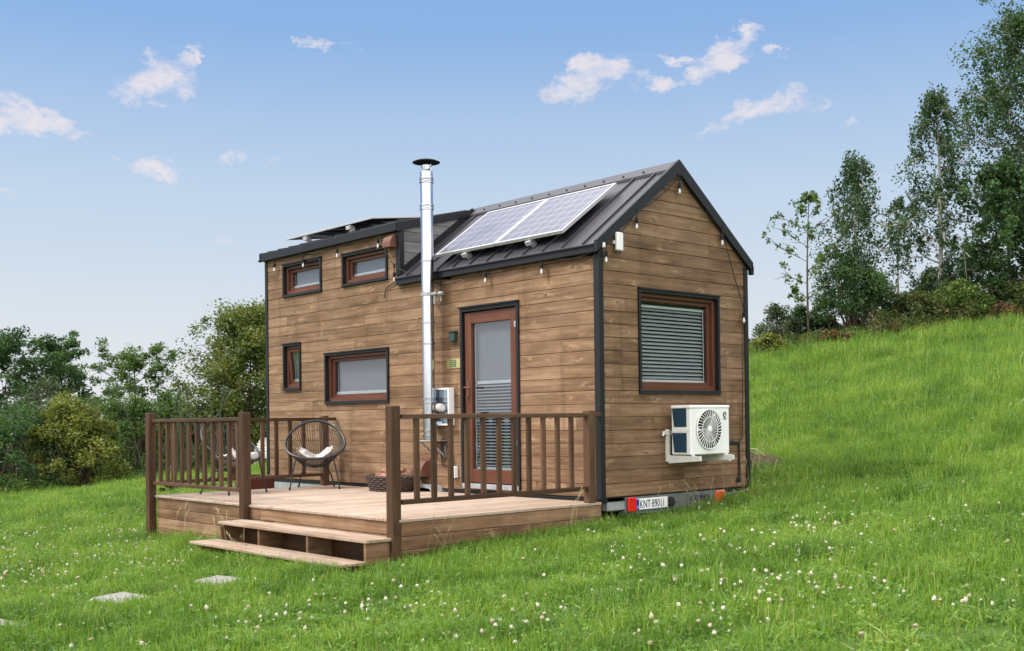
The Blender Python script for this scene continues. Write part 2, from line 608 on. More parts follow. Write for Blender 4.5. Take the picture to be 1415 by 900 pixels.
def clad(mb, put, zr, ulo, uhi, openings, cuts=(), seed=1, thick=0.022, board=BOARD, joint=True):
    """horizontal boards with V grooves on a wall; put(u, z, d) -> world point, d outward from the wall plane"""
    rs = random.Random(seed)
    z = zr[0]
    gap = 0.0015
    while z < zr[1]-0.005:
        z1 = min(z+board, zr[1])
        cz = sorted(set([z, z1]+[c for o in openings for c in (o[2], o[3]) if z+0.001 < c < z1-0.001]+[c for c in cuts if z+0.001 < c < z1-0.001]))
        # butt joints of this board
        joints = []
        u = min(ulo(z+1e-4), ulo(z1-1e-4))+rs.uniform(0.3, 2.6)
        umax = max(uhi(z+1e-4), uhi(z1-1e-4))
        while joint and u < umax-0.3:
            joints.append(u)
            u += rs.choice((1.35, 1.8, 2.4, 3.0))+rs.uniform(-0.2, 0.2)
        offs = [(rs.uniform(0, 60), rs.uniform(0, 20), rs.random()) for _ in range(len(joints)+1)]
        for a, b in zip(cz[:-1], cz[1:]):
            za = a+(gap if abs(a-z) < 1e-6 else 0)
            zb_ = b-(gap if abs(b-z1) < 1e-6 else 0)
            mid = (a+b)/2
            ints = [(None, None)]
            segs = [(-1e9, 1e9)]
            for o in openings:
                if o[2]-1e-4 < mid < o[3]+1e-4:
                    ns = []
                    for s0, s1 in segs:
                        if o[1] <= s0 or o[0] >= s1:
                            ns.append((s0, s1))
                            continue
                        if o[0] > s0:
                            ns.append((s0, o[0]))
                        if o[1] < s1:
                            ns.append((o[1], s1))
                    segs = ns
            bounds = [-1e9]+joints+[1e9]
            for s0, s1 in segs:
                for k in range(len(bounds)-1):
                    t0, t1 = max(s0, bounds[k]), min(s1, bounds[k+1])
                    if t1-t0 < 0.004:
                        continue
                    g0 = 0.001 if t0 in joints else 0
                    g1 = 0.001 if t1 in joints else 0
                    q = []
                    for zz in (za, zb_):
                        q.append((max(t0+g0, ulo(zz)), min(t1-g1, uhi(zz))))
                    if q[0][1]-q[0][0] < 0.002 and q[1][1]-q[1][0] < 0.002:
                        continue
                    q = [(p0, max(p1, p0)) for p0, p1 in q]
                    c0 = 0.0045 if abs(a-z) < 1e-6 else 0
                    c1 = 0.0045 if abs(b-z1) < 1e-6 else 0
                    vs, gs = [], []
                    ou, ov, orr = offs[k]
                    for d, e0, e1 in ((-thick, 0, 0), (-0.005, 0, 0), (0, c0, c1)):
                        for (uu, zz) in ((q[0][0], za+e0), (q[0][1], za+e0), (q[1][1], zb_-e1), (q[1][0], zb_-e1)):
                            vs.append(put(uu, zz, d))
                            gs.append((uu+ou, zz-z+ov, d))
                    fs = [(3, 2, 1, 0), (8, 9, 10, 11)]
                    for lv in (0, 4):
                        for k2 in range(4):
                            k3 = (k2+1) % 4
                            fs.append((lv+k2, lv+k3, lv+4+k3, lv+4+k2))
                    mb.add(vs, fs, gs, orr)
        z = z1


put_long = lambda u, z, d: (u, -d, z)
put_gable = lambda u, z, d: (d, u, z)
put_back = lambda u, z, d: (u, W+d, z)
put_left = lambda u, z, d: (L-d, u, z)

WIN = {  # u0,u1,z0,z1
    'big': (-5.117, -3.638, 1.085, 1.769), 'sm': (-6.213, -5.744, 1.30, 1.9635),
    'w1': (-6.20, -5.181, 2.633, 3.098), 'w2': (-4.666, -3.639, 2.637, 3.065)}
DOOR = (-2.206, -1.20, 0.07, 2.139)
GW = (0.589, 1.963, 1.104, 2.206)

mb = MB()
clad(mb, put_long, (ZB, 3.27), lambda z: L, lambda z: 0.0 if z < ZE-0.001 else XD, list(WIN.values())+[DOOR], cuts=(ZE,), seed=5)
mb.build('long_wall', 'cladding', house)
HB = W/2


def gl(z):
    return max(0.0, (z-(2.655-0.06))/SLOPE)


mb = MB()
clad(mb, put_gable, (ZB, ZR-0.07), lambda z: min(HB, gl(z)), lambda z: max(HB, W-gl(z)), [GW], seed=11, joint=True)
mb.build('gable_wall', 'cladding', house)
mb = MB()
clad(mb, put_back, (ZB, ZE), lambda z: L, lambda z: 0.0, [], seed=21)
mb.build('back_wall', 'cladding', house)
mb = MB()
clad(mb, put_left, (ZB, 3.56), lambda z: 0.0 if z < 3.25 else min(HB, (z-3.262)/0.24), lambda z: max(HB, W-gl(z)), [], seed=31)
mb.build('end_wall', 'cladding', house)
mb = MB()
mb.box(L+0.01, -0.01, 0.01, W-0.01, ZB-0.045, ZB-0.004)
mb.build('floor_slab', 'black', house)

# --- roof
roof = bpy.data.objects.new('roof', None)
mb = MB()
TH = 0.05


def slab(x0, x1, ya, za, yb, zb, th=TH):
    mb.prism([(x0, ya, za-th), (x0, yb, zb-th), (x0, yb, zb), (x0, ya, za)], (x1-x0, 0, 0))


def seam(x, ya, za, yb, zb, h=0.028, w=0.011):
    mb.prism([(x-w, ya, za-0.01), (x+w, ya, za-0.01), (x+w*0.8, ya, za+h), (x-w*0.8, ya, za+h)], (0, yb-ya, zb-za))


EY = -0.06
slab(XD-0.03, 0.02, EY, zroof(EY), HB, zroof(HB))
slab(L-0.03, 0.02, W-EY, zroof(EY), HB, zroof(HB))
slab(L-0.03, XD-0.031, EY, zdorm(EY), HB, zdorm(HB)-0.004)
x = -3.2
while x < 0:
    seam(x, EY+0.012, zroof(EY+0.012), HB-0.03, zroof(HB-0.03))
    x += 0.302
x = L+0.13
while x < XD:
    seam(x, EY+0.01, zdorm(EY+0.01), HB-0.03, zdorm(HB-0.03))
    x += 0.302
x = L+0.13
while x < 0:
    seam(x, W-EY-0.012, zroof(EY+0.012), HB+0.03, zroof(HB-0.03))
    x += 0.302
roof = mb.build('roof', 'roof', house)
mb = MB()   # ridge cap with small fixings
rc = 0.15
for s in (1, -1):
    y1, z1 = HB-s*rc, zroof(HB-rc)+0.036
    if s == 1:
        mb.prism([(XD-0.02, HB, ZR+0.036), (XD-0.02, y1, z1), (XD-0.02, y1, z1-0.03), (XD-0.02, HB, ZR+0.004)], (0.045-XD, 0, 0))
    else:
        mb.prism([(L-0.04, HB, ZR+0.036), (L-0.04, y1, z1), (L-0.04, y1, z1-0.03), (L-0.04, HB, ZR+0.004)], (0.065-L, 0, 0))
x = -3.1
while x < -0.1:
    yy = HB-0.10
    mb.lathe([(0.012, 0), (0.012, 0.018), (0.004, 0.022)], (x, yy, zroof(yy)+0.034), 8)
    x += 0.302
mb.build('ridge_cap', 'roof', roof, True)
# fascias and rake trims
mb = MB()
mb.box(XD+0.02, 0.0, EY-0.014, EY+0.02, 2.527, 2.616, 0, 0.004)
mb.box(XD+0.02, 0.0, EY-0.035, EY-0.014, 2.592, 2.609, 0, 0.003)
mb.box(XD+0.02, -0.04, EY+0.02, 0.0, 2.527, 2.544)
mb.build('eaves_fascia', 'black', roof)
mb = MB()
mb.box(L-0.02, XD+0.035, EY-0.014, EY+0.02, 3.205, 3.312, 0, 0.004)
mb.box(L-0.02, XD+0.035, EY+0.02, 0.0, 3.205, 3.222)
mb.tube([(L-0.06, EY-0.02, 3.215), (L-0.02, EY-0.02, 3.215)], 0.016)
mb.build('dormer_fascia', 'black', roof)
mb = MB()


def rake(x0, x1, s, dep=0.115):
    y0 = EY-0.016 if s > 0 else W-EY+0.016
    y1 = HB
    zz = lambda y: (zroof(y) if s > 0 else zroof(W-y))+0.045
    a = [(x0, y0, zz(y0)), (x0, y1, zz(y1)), (x0, y1, zz(y1)-dep-0.03), (x0, y0, zz(y0)-dep)]
    mb.prism(a, (x1-x0, 0, 0))


for s in (1, -1):
    rake(0.012, 0.05, s)
mb.box(0.0, 0.05, W-EY-0.02, W-EY+0.03, 2.50, 2.60, 0, 0.004)
mb.build('rake_trim', 'black', roof)
mb = MB()
mb.prism([(L-0.03, EY-0.016, zdorm(EY)+0.02), (L-0.03, HB, zdorm(HB)+0.02), (L-0.03, HB, zdorm(HB)-0.11), (L-0.03, EY-0.016, zdorm(EY)-0.11)], (-0.03, 0, 0))
rk = lambda y: zroof(W-y)+0.02
mb.prism([(L-0.03, HB, rk(HB)), (L-0.03, W-EY, rk(W-EY)), (L-0.03, W-EY, rk(W-EY)-0.11), (L-0.03, HB, rk(HB)-0.11)], (-0.03, 0, 0))
mb.build('rake_trim', 'black', roof)

# --- dormer cheek
mb = MB()
put_cheek = lambda u, z, d: (XD+0.02+d, u, z)
clad(mb, put_cheek, (2.70, 3.60), lambda z: max(-0.01, (z-3.27)/0.24), lambda z: max(0.0, (z-2.672)/SLOPE), [], seed=41, joint=False, board=0.128)
mb.build('dormer_cheek', 'grey_wood', house)
mb = MB()
dz = 0.105
mb.prism([(XD+0.021, EY, zdorm(EY)+0.004), (XD+0.021, HB-0.03, zdorm(HB-0.03)+0.004), (XD+0.021, HB-0.03, zdorm(HB-0.03)-dz+0.03), (XD+0.021, EY, zdorm(EY)-dz)], (0.03, 0, 0))
# flashing up the cheek where it meets the lower roof
mb.prism([(XD+0.024, 0.0, zroof(0)+0.005), (XD+0.024, 1.18, zroof(1.18)+0.005), (XD+0.024, 1.18, zroof(1.18)+0.085), (XD+0.024, 0.0, zroof(0)+0.085)], (0.012, 0, 0))
mb.build('cheek_flashing', 'black', house)

# --- corner trims
mb = MB()
mb.box(-0.062, 0.0135, -0.0135, -0.0005, ZB-0.01, 2.54, 2)
mb.box(0.0005, 0.0135, -0.0005, 0.052, ZB-0.01, 2.60, 2)
mb.build('corner_trim', 'black', house)
mb = MB()
mb.box(0.0005, 0.0135, W-0.055, W+0.0005, ZB-0.01, 2.58, 2)
mb.box(-0.05, 0.0135, W+0.0005, W+0.0135, ZB-0.01, 2.58, 2)
mb.build('corner_trim', 'black', house)
mb = MB()
mb.box(L-0.0135, L+0.05, -0.0135, -0.0005, ZB-0.01, 3.21, 2)
mb.box(L-0.0135, L-0.0005, -0.0005, 0.05, ZB-0.01, 3.21, 2)
mb.build('corner_trim', 'black', house)
mb = MB()
mb.box(XD-0.055, XD+0.038, -0.0135, -0.0005, 2.66, 3.21, 2)
mb.box(XD+0.0245, XD+0.038, -0.0005, 0.05, 2.68, 3.21, 2)
mb.build('corner_trim', 'black', house)


# --- windows
def xform(kind):
    """local (u, d, z) -> world"""
    if kind == 'long':
        return Matrix(((1, 0, 0, 0), (0, -1, 0, 0), (0, 0, 1, 0), (0, 0, 0, 1)))
    return Matrix(((0, 1, 0, 0), (1, 0, 0, 0), (0, 0, 1, 0), (0, 0, 0, 1)))


def frame4(mb, X, u0, u1, z0, z1, w, d0, d1, ch=0.003, wt=None, wb=None):
    wt = w if wt is None else wt
    wb = w if wb is None else wb
    mb.box(u0, u0+w, d0, d1, z0, z1, 2, ch, X)
    mb.box(u1-w, u1, d0, d1, z0, z1, 2, ch, X)
    mb.box(u0+w, u1-w, d0, d1-0.001, z1-wt, z1, 0, ch, X)
    mb.box(u0+w, u1-w, d0, d1-0.001, z0, z0+wb, 0, ch, X)


def window(kind, rect, blind='roller', tilt=0.0, label=None):
    X = xform(kind)
    u0, u1, z0, z1 = rect
    t = MB()
    tw = 0.032
    frame4(t, X, u0, u1, z0, z1, tw, -0.045, 0.024, 0.002, 0.034, 0.034)
    t.box(u0-0.006, u1+0.006, 0.0, 0.038, z1-0.006, z1+0.010, 0, 0.002, X)
    t.box(u0-0.004, u1+0.004, 0.0, 0.034, z0-0.004, z0+0.008, 0, 0.002, X)
    root = t.build('window', 'black', house)
    if label:
        root['label'] = label
    a0, a1, b0, b1 = u0+tw, u1-tw, z0+0.034, z1-0.034
    f = MB()
    frame4(f, X, a0-0.004, a1+0.004, b0-0.004, b1+0.004, 0.042, -0.13, -0.030, 0.004, 0.045, 0.055)
    f.build('frame', 'frame', root)
    s0, s1, q0, q1 = a0+0.036, a1-0.036, b0+0.048, b1-0.039
    if tilt:
        piv = Matrix.Translation(Vector((0, -0.11, q0)))
        X2 = X @ piv @ Matrix.Rotation(tilt, 4, 'X') @ piv.inverted()
    else:
        X2 = X
    sw = 0.045
    f = MB()
    frame4(f, X2, s0, s1, q0, q1, sw, -0.125, -0.068, 0.005)
    f.build('sash', 'frame', root)
    p0, p1, r0, r1 = s0+sw-0.004, s1-sw+0.004, q0+sw-0.004, q1-sw+0.004
    f = MB()
    f.box(p0, p1, -0.098, -0.092, r0, r1, 0, 0, X2)
    f.build('pane', 'glass' if kind == 'long' else 'glass_clear', root)
    # inside
    if blind == 'roller':
        f = MB()
        f.box(p0-0.02, p1+0.02, -0.152, -0.148, r0+0.01, r1+0.03, 0, 0, X2)
        f.build('blind', 'roller', root)
        f = MB()
        f.box(p0-0.004, p1+0.004, -0.116, -0.104, r0-0.01, r0+0.042, 0, 0.003, X2)
        f.box(p0-0.004, p0+0.010, -0.140, -0.130, r0+0.032, r1, 0, 0.002, X2)
        f.build('blind_rail', 'white', root)
    else:
        f = MB()
        n = int((r1-r0-0.03)/0.040)
        for k in range(n):
            zz = r0+0.035+(r1-r0-0.05)*(k+0.5)/n
            XX = X2 @ Matrix.Translation(Vector((0, -0.148, zz))) @ Matrix.Rotation(R(-40), 4, 'X')
            f.box(p0+0.006, p1-0.012, -0.0215, 0.0215, -0.0015, 0.0015, 0, 0, XX)
        f.build('blind', 'slat_grey', root)
        f = MB()
        f.box(p0-0.004, p1+0.004, -0.132, -0.126, r0-0.004, r0+0.030, 0, 0.002, X2)
        f.box(p0-0.004, p1+0.004, -0.132, -0.126, r1-0.060, r1-0.034, 0, 0.002, X2)
        f.box(p1-0.014, p1-0.002, -0.132, -0.127, r0+0.032, r1-0.026, 0, 0.002, X2)
        f.build('blind_rail', 'white', root)
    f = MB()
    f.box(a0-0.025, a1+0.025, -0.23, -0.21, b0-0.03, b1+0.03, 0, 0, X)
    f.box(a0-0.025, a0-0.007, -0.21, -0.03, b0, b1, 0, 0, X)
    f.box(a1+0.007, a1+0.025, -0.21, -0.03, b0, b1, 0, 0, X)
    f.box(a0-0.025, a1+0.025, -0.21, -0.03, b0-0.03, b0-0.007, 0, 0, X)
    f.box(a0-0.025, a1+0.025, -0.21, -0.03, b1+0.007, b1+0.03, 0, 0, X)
    f.build('dark_room_backing', 'dark', root)  # near-black box stands in for the unlit room behind the window
    return root


window('long', WIN['big'], label='wide low window beside the chimney')
w_ = window('long', WIN['sm'], tilt=R(-5), label='narrow window tilted ajar')
window('long', WIN['w1'], label='smaller upper loft window')
window('long', WIN['w2'], label='larger upper loft window')
window('gable', GW, 'slats', label='large gable window with lowered grey blind')
# tilt vent bar above the wide low window's sash
# --- door
X = xform('long')
u0, u1, z0, z1 = DOOR
t = MB()
t.box(u0, u0+0.04, -0.06, 0.022, z0, z1, 2, 0.003, X)
t.box(u1-0.04, u1, -0.06, 0.022, z0, z1, 2, 0.003, X)
t.box(u0+0.04, u1-0.04, -0.06, 0.021, z1-0.045, z1, 0, 0.003, X)
t.box(u0-0.008, u1+0.008, 0.0, 0.045, z1-0.004, z1+0.016, 0, 0.003, X)
door = t.build('door', 'black', house)
t = MB()
t.box(u0+0.02, u1-0.02, -0.05, 0.03, z0-0.01, z0+0.045, 0, 0.003, X)
t.build('threshold', 'galv', door)
t = MB()
a0, a1, b0, b1 = u0+0.05, u1-0.05, z0+0.055, z1-0.055
t.box(a0, a0+0.115, -0.065, -0.012, b0, b1, 2, 0.005, X)
t.box(a1-0.115, a1, -0.065, -0.012, b0, b1, 2, 0.005, X)
t.box(a0+0.115, a1-0.115, -0.065, -0.013, b1-0.13, b1, 0, 0.005, X)
t.box(a0+0.115, a1-0.115, -0.065, -0.013, b0, b0+0.155, 0, 0.005, X)
t.build('leaf', 'frame', door)
p0, p1, q0, q1 = a0+0.112, a1-0.112, b0+0.152, b1-0.127
t = MB()
t.box(p0, p1, -0.050, -0.044, q0, q1, 0, 0, X)
t.build('pane', 'glass', door)
t = MB()
t.box(p0-0.03, p1+0.03, -0.10, -0.096, 1.285, q1+0.05, 0, 0, X)
t.build('blind', 'roller', door)
t = MB()
t.box(p0, p1, -0.095, -0.078, 1.255, 1.290, 0, 0.003, X)
t.box(p0, p1, -0.085, -0.064, q0, q0+0.028, 0, 0.003, X)
t.box(p0+0.002, p0+0.014, -0.085, -0.066, q0+0.028, 1.255, 0, 0.002, X)
t.box(p0+0.002, p0+0.010, -0.085, -0.066, 1.29, q1, 0, 0.002, X)
t.build('blind_rail', 'white', door)
t = MB()
n = 26
for k in range(n):
    zz = q0+0.03+(1.25-q0-0.03)*(k+0.5)/n
    XX = X @ Matrix.Translation(Vector((0, -0.085, zz))) @ Matrix.Rotation(R(-30), 4, 'X')
    t.box(p0+0.014, p1-0.004, -0.017, 0.017, -0.0015, 0.0015, 0, 0, XX)
t.build('blind', 'slat_grey', door)
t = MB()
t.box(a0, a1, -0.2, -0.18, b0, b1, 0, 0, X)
t.build('dark_room_backing', 'dark', door)  # near-black sheet in place of the dark room behind the door glass
t = MB()
hx = a0+0.055
t.box(hx-0.018, hx+0.018, -0.012, -0.004, 1.06, 1.30, 2, 0.004, X)
t.tube([(hx, 0.0, 1.22), (hx, -0.048, 1.22), (hx+0.02, -0.055, 1.22), (hx+0.12, -0.055, 1.217)], 0.010)
t.tube([(hx, -0.002, 1.11), (hx, 0.006-0.02, 1.11)], 0.014)
t.build('handle', 'rust', door, True)
for zz in (1.86, 0.55):
    t = MB()
    t.box(a1-0.03, a1+0.03, -0.012, 0.012, zz, zz+0.07, 2, 0.003, X)
    t.build('hinge', 'galv', door)

# --- chimney
CX, CY = -2.60, -0.175
t = MB()
t.lathe([(0.072, 0.62), (0.072, 2.37), (0.075, 2.371), (0.075, 3.78), (0.072, 3.785)], (CX, CY, 0), 32)
for z in (0.66, 0.72, 0.92, 1.05, 1.10, 1.75, 2.00, 2.72, 3.34, 3.38, 3.66, 3.70):
    t.lathe([(0.074, -0.016), (0.084, -0.012), (0.084, -0.003), (0.077, 0.0), (0.084, 0.003), (0.084, 0.012), (0.074, 0.016)], (CX, CY, z), 32)
chim = t.build('chimney', 'steel', house, True)
t = MB()
t.lathe([(0.05, 3.78), (0.055, 3.80), (0.055, 3.84), (0.045, 3.845), (0.045, 3.86)], (CX, CY, 0), 24)
t.lathe([(0.062, 3.835), (0.062, 3.85)], (CX, CY, 0), 24)
for k in range(4):
    an = k*math.pi/2+0.5
    t.box(CX+0.05*math.cos(an)-0.008, CX+0.05*math.cos(an)+0.008, CY+0.05*math.sin(an)-0.008, CY+0.05*math.sin(an)+0.008, 3.78, 3.91)
t.build('cap_neck', 'steel', chim, True)
t = MB()
t.lathe([(0.05, 3.905), (0.162, 3.888), (0.165, 3.892), (0.12, 3.912), (0.05, 3.925), (0.004, 3.93)], (CX, CY, 0), 40)
t.build('cap', 'dark', chim, True)
t = MB()   # base plate, triangular bracket and clamps
t.box(CX-0.12, CX+0.12, CY-0.09, 0.0, 0.60, 0.612, 0, 0.002)
for dx in (-0.09, 0.09):
    t.box(CX+dx-0.003, CX+dx+0.003, -0.03, -0.001, 0.40, 0.60)
    t.prism([(CX+dx-0.004, CY-0.08, 0.598), (CX+dx-0.004, CY-0.05, 0.598), (CX+dx-0.004, -0.01, 0.43), (CX+dx-0.004, -0.01, 0.40)], (0.008, 0, 0))
t.build('bracket', 'galv', chim)
t = MB()
for z in (2.33,):
    t.lathe([(0.077, -0.02), (0.084, -0.018), (0.084, 0.018), (0.077, 0.02)], (CX, CY, z), 32)
    t.box(CX+0.07, CX+0.17, CY-0.015, CY+0.015, z-0.012, z+0.012, 0, 0.003)
    t.box(CX+0.02, CX+0.20, CY+0.06, CY+0.075, z-0.02, z+0.02, 0, 0.003)
    t.box(CX+0.05, CX+0.075, CY+0.06, 0.0, z-0.012, z+0.012, 0, 0.003)
    t.tube([(CX+0.18, CY+0.03, z), (CX+0.24, CY+0.03, z)], 0.022, 8)
    t.tube([(CX-0.12, CY+0.07, z), (CX-0.06, CY+0.07, z)], 0.018, 8)
    t.tube([(CX+0.10, CY+0.02, z-0.12), (CX+0.10, CY+0.02, z+0.03)], 0.012, 8)
t.build('clamp', 'galv', chim)
t = MB()   # flue connector into the wall
t.tube([(CX, CY, 0.80), (CX, 0.0, 0.80)], 0.06, 16)
t.build('flue_elbow', 'steel', chim, True)

# --- vent cowls
for (vx, vz, s) in ((-3.52, 3.015, 0.85), (-2.93, 0.17, 1.05)):
    t = MB()
    w, h, d = 0.10*s, 0.19*s, 0.13*s
    pr = []
    for k in range(7):
        an = k/6*math.pi/2
        pr.append((-d*math.cos(an), vz+0.03+(h-0.03)*math.sin(an)))
    poly = [(vx-w, 0.0, vz)]+[(vx-w, -d, vz)]+[(vx-w, a, b) for a, b in pr]
    t.prism(poly, (2*w, 0, 0))
    t.box(vx-w-0.025, vx+w+0.02, -0.012, -0.001, vz-0.03, vz+h+0.02, 2, 0.002)
    t.build('vent_cowl', 'rust', house)

# --- trailer
t = MB()
t.box(L+0.05, -0.42, 0.02, 0.10, ZB-0.15, ZB-0.046, 0, 0.006)
t.box(L+0.05, -0.42, W-0.10, W-0.02, ZB-0.15, ZB-0.046, 0, 0.006)
for k in range(8):
    xx = L+0.2+k*0.87
    t.box(xx, xx+0.06, 0.10, W-0.10, ZB-0.13, ZB-0.05, 1, 0.004)
t.box(-0.10, -0.012, 0.10, W-0.10, ZB-0.14, ZB-0.05, 1, 0.006)
trailer = t.build('trailer', 'galv', house)
t = MB()
t.box(-0.085, -0.004, 0.36, 2.04, -0.142, 0.022, 1, 0.004)
t.box(-0.06, 0.012, 0.36, 2.04, -0.156, -0.143, 1, 0.002)
M['bar'] = simple('dull_green_grey_steel', (0.135, 0.150, 0.140), 0.5, 0.2, 0.5, 0.3, 12)
bar = t.build('light_bar', 'bar', trailer)
for (wx, dx) in ((-2.55, 0), (-3.35, 0), (-2.55, 1), (-3.35, 1)):
    yc = 0.02 if dx == 0 else W-0.02
    t = MB()
    t.lathe([(0.17, -0.08), (0.29, -0.085), (0.315, -0.05), (0.315, 0.05), (0.29, 0.085), (0.17, 0.08)], (wx, yc, -0.30), 28, 'y')
    t.build('wheel', 'rubber', trailer, True)
# fenders
for wx in (-2.95,):
    t = MB()
    pts = []
    for k in range(15):
        an = math.pi*k/14
        pts.append((wx-0.50*math.cos(an)*1.0, -0.26+0.34*min(1, math.sin(an)*1.25)))
    for (a, b) in zip(pts[:-1], pts[1:]):
        t.add([(a[0], -0.16, a[1]), (b[0], -0.16, b[1]), (b[0], 0.0, b[1]), (a[0], 0.0, a[1]),
               (a[0], -0.16, a[1]-0.035), (b[0], -0.16, b[1]-0.035), (b[0], 0.0, b[1]-0.012), (a[0], 0.0, a[1]-0.012)],
              [(0, 1, 2, 3), (4, 5, 1, 0), (7, 6, 5, 4), (3, 2, 6, 7)])
    t.build('fender', 'galv', trailer)
t = MB()   # coupling hardware in the dark corner
t.box(-0.09, -0.01, 0.10, 0.34, -0.02, 0.03, 1, 0.004)
t.box(-0.16, -0.05, 0.16, 0.32, -0.12, -0.07, 1, 0.01)
t.tube([(-0.05, 0.16, -0.10), (-0.05, 0.34, -0.10)], 0.018, 8)
t.build('tow_hardware', 'bar', trailer)
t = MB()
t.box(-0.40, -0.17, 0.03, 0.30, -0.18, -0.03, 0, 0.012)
t.build('corner_shade_block', 'rubber', trailer)  # added black block in place of the shaded hollow under the corner
XB = 0.0
t = MB()
t.box(-0.004, 0.030, 0.378, 0.506, -0.130, 0.020, 1, 0.010)
lamp = t.build('tail_light', 'red', trailer)
t = MB()
t.prism([(0.0305, 0.39, 0.014), (0.0305, 0.45, 0.014), (0.0305, 0.44, -0.015), (0.0305, 0.39, 0.005)], (0.004, 0, 0))
t.box(-0.004, 0.026, 1.835, 2.015, -0.125, 0.018, 1, 0.010)
# orange light is a light of its own
t = MB()
t.box(-0.004, 0.030, 1.845, 2.015, -0.125, 0.018, 1, 0.010)
for k in range(4):
    t.box(0.030, 0.036, 1.862+k*0.04, 1.870+k*0.04, -0.11, 0.005, 2, 0.002)
t.build('tail_light', 'orange', trailer)['label'] = 'orange tail light'
lamp['label'] = 'red tail light'
t = MB()
t.box(-0.002, 0.010, 0.512, 1.022, -0.118, 0.000, 1, 0.003)
plate = t.build('number_plate', 'plate', trailer)
MG = Matrix(((0, 0, 1, 0.0112), (1, 0, 0, 0), (0, 1, 0, 0), (0, 0, 0, 1)))   # text plane on the gable side


def gable_text(body, y, z, size, mat, name, parent, x=0.0112, sx=1.0, align='LEFT', depth=0.0008):
    m4 = Matrix(((0, 0, 1, x), (1, 0, 0, y), (0, 1, 0, z), (0, 0, 0, 1)))
    return text_mesh(body, size, depth, mat, name, parent, m4, align, sx)


t = MB()
t.box(0.0104, 0.0118, 0.516, 0.560, -0.114, -0.004, 1)
t.box(0.0104, 0.0114, 0.512, 1.022, -0.118, -0.114, 1)
b_ = MB()
# plate parts would be a fourth level: keep them under the trailer
t.build('plate_band', 'blue', trailer)
gable_text('PL', 0.524, -0.100, 0.034, 'plate', 'plate_lettering', trailer, 0.0122, 0.8)
gable_text('KNT\u00b789011', 0.568, -0.099, 0.118, 'ink', 'plate_lettering', trailer, 0.0112, 0.72)
gable_text('VLEMMIX', 1.40, -0.082, 0.098, 'ink', 'maker_lettering', trailer, -0.0020, 0.92, depth=0.0015)
t = MB()
t.lathe([(0.055, 0.0), (0.055, 0.02), (0.04, 0.026), (0.01, 0.028)], (-0.004, 1.085, -0.062), 20, 'x')
t.build('socket_cap', 'rubber', trailer, True)

# ================================================================== things on the house
# --- heat pump
ac = empty('heat_pump', (0.0, 1.32, 0.42), 'white outdoor heat pump unit with round fan grille hung below the gable window', 'air conditioner')
AX0, AX1, AY0, AY1, AZ0, AZ1 = 0.09, 0.355, 0.995, 1.665, 0.445, 0.972
t = MB()
t.box(AX0, AX1, AY0+0.004, AY1, AZ0, AZ1-0.03, 1, 0.012)
t.box(AX0-0.004, AX1+0.006, AY0-0.004, AY1+0.006, AZ1-0.035, AZ1, 1, 0.010)
t.box(AX0+0.01, AX1-0.005, AY0-0.002, AY0+0.008, AZ0+0.245, AZ0+0.285, 1, 0.003)
body = t.build('casing', 'white', ac, False)
fy, fz, fr = 1.30, 0.715, 0.212
t = MB()
t.lathe([(fr, 0), (fr, 0.004), (fr-0.004, 0.006)], (AX1+0.001, fy, fz), 48, 'x')
t.build('fan_shade_disc', 'dark', ac)  # near-black disc on the casing, painted shade of the fan opening
t = MB()
nb = 34
for k in range(nb):
    an = 2*math.pi*k/nb
    p = [(AX1+0.012+0.010*math.sin(math.pi*q), fy+(0.03+(fr-0.03)*q)*math.cos(an+0.25*q), fz+(0.03+(fr-0.03)*q)*math.sin(an+0.25*q)) for q in (0, 0.25, 0.5, 0.75, 1)]
    t.tube(p, [0.0018, 0.0026, 0.0036, 0.0044, 0.0046], 5)
for q in (0.62, 1.0):
    t.ring([(AX1+0.012+0.010*math.sin(math.pi*q), fy+fr*q*math.cos(2*math.pi*k/48), fz+fr*q*math.sin(2*math.pi*k/48)) for k in range(48)], 0.0035 if q < 1 else 0.007, 6)
t.build('fan_grille', 'white', ac, True)
t = MB()
t.lathe([(0.036, 0.005), (0.036, 0.02), (0.028, 0.026), (0.005, 0.028)], (AX1, fy, fz), 24, 'x')
t.build('grille_hub', 'white', ac, True)
t = MB()
for k in range(3):
    a0_ = 2*math.pi*k/3+0.4
    P = []
    for q in (0.15, 0.95):
        for da in (0.0, 0.75):
            P.append((AX1+0.0065+0.001*da, fy+fr*q*math.cos(a0_+da), fz+fr*q*math.sin(a0_+da)))
    t.add(P, [(0, 1, 3, 2)])
t.build('fan_blade', 'slat', ac)
for (za, zb) in ((AZ0+0.03, AZ0+0.235), (AZ0+0.30, AZ0+0.495)):
    t = MB()
    t.prism([(AX0+0.02, AY0-0.0005, zb), (AX1-0.055, AY0-0.0005, zb), (AX1-0.055, AY0-0.0005, za), (AX0+0.045, AY0-0.0005, za)], (0, -0.004, 0))
    for k in range(13):
        zz = za+(zb-za)*(k+0.5)/13
        t.box(AX0+0.045, AX1-0.06, AY0-0.007, AY0-0.0045, zz-0.002, zz+0.002, 0)
    t.build('coil_opening', 'coil', ac)
t = MB()   # wall bracket
for yy in (AY0+0.008, AY1-0.10):
    t.box(0.002, 0.04, yy, yy+0.04, 0.37, 0.72, 2, 0.003)
    t.prism([(0.04, yy+0.004, 0.355), (0.46, yy+0.004, 0.385), (0.46, yy+0.004, 0.435), (0.04, yy+0.004, 0.440)], (0, 0.034, 0))
t.box(0.002, 0.035, AY0-0.04, AY1-0.06, 0.66, 0.70, 1, 0.003)
for yy in (AY0+0.018, AY1-0.085):
    t.tube([(0.36, yy+0.01, 0.43), (0.36, yy+0.01, 0.452)], 0.022, 10)
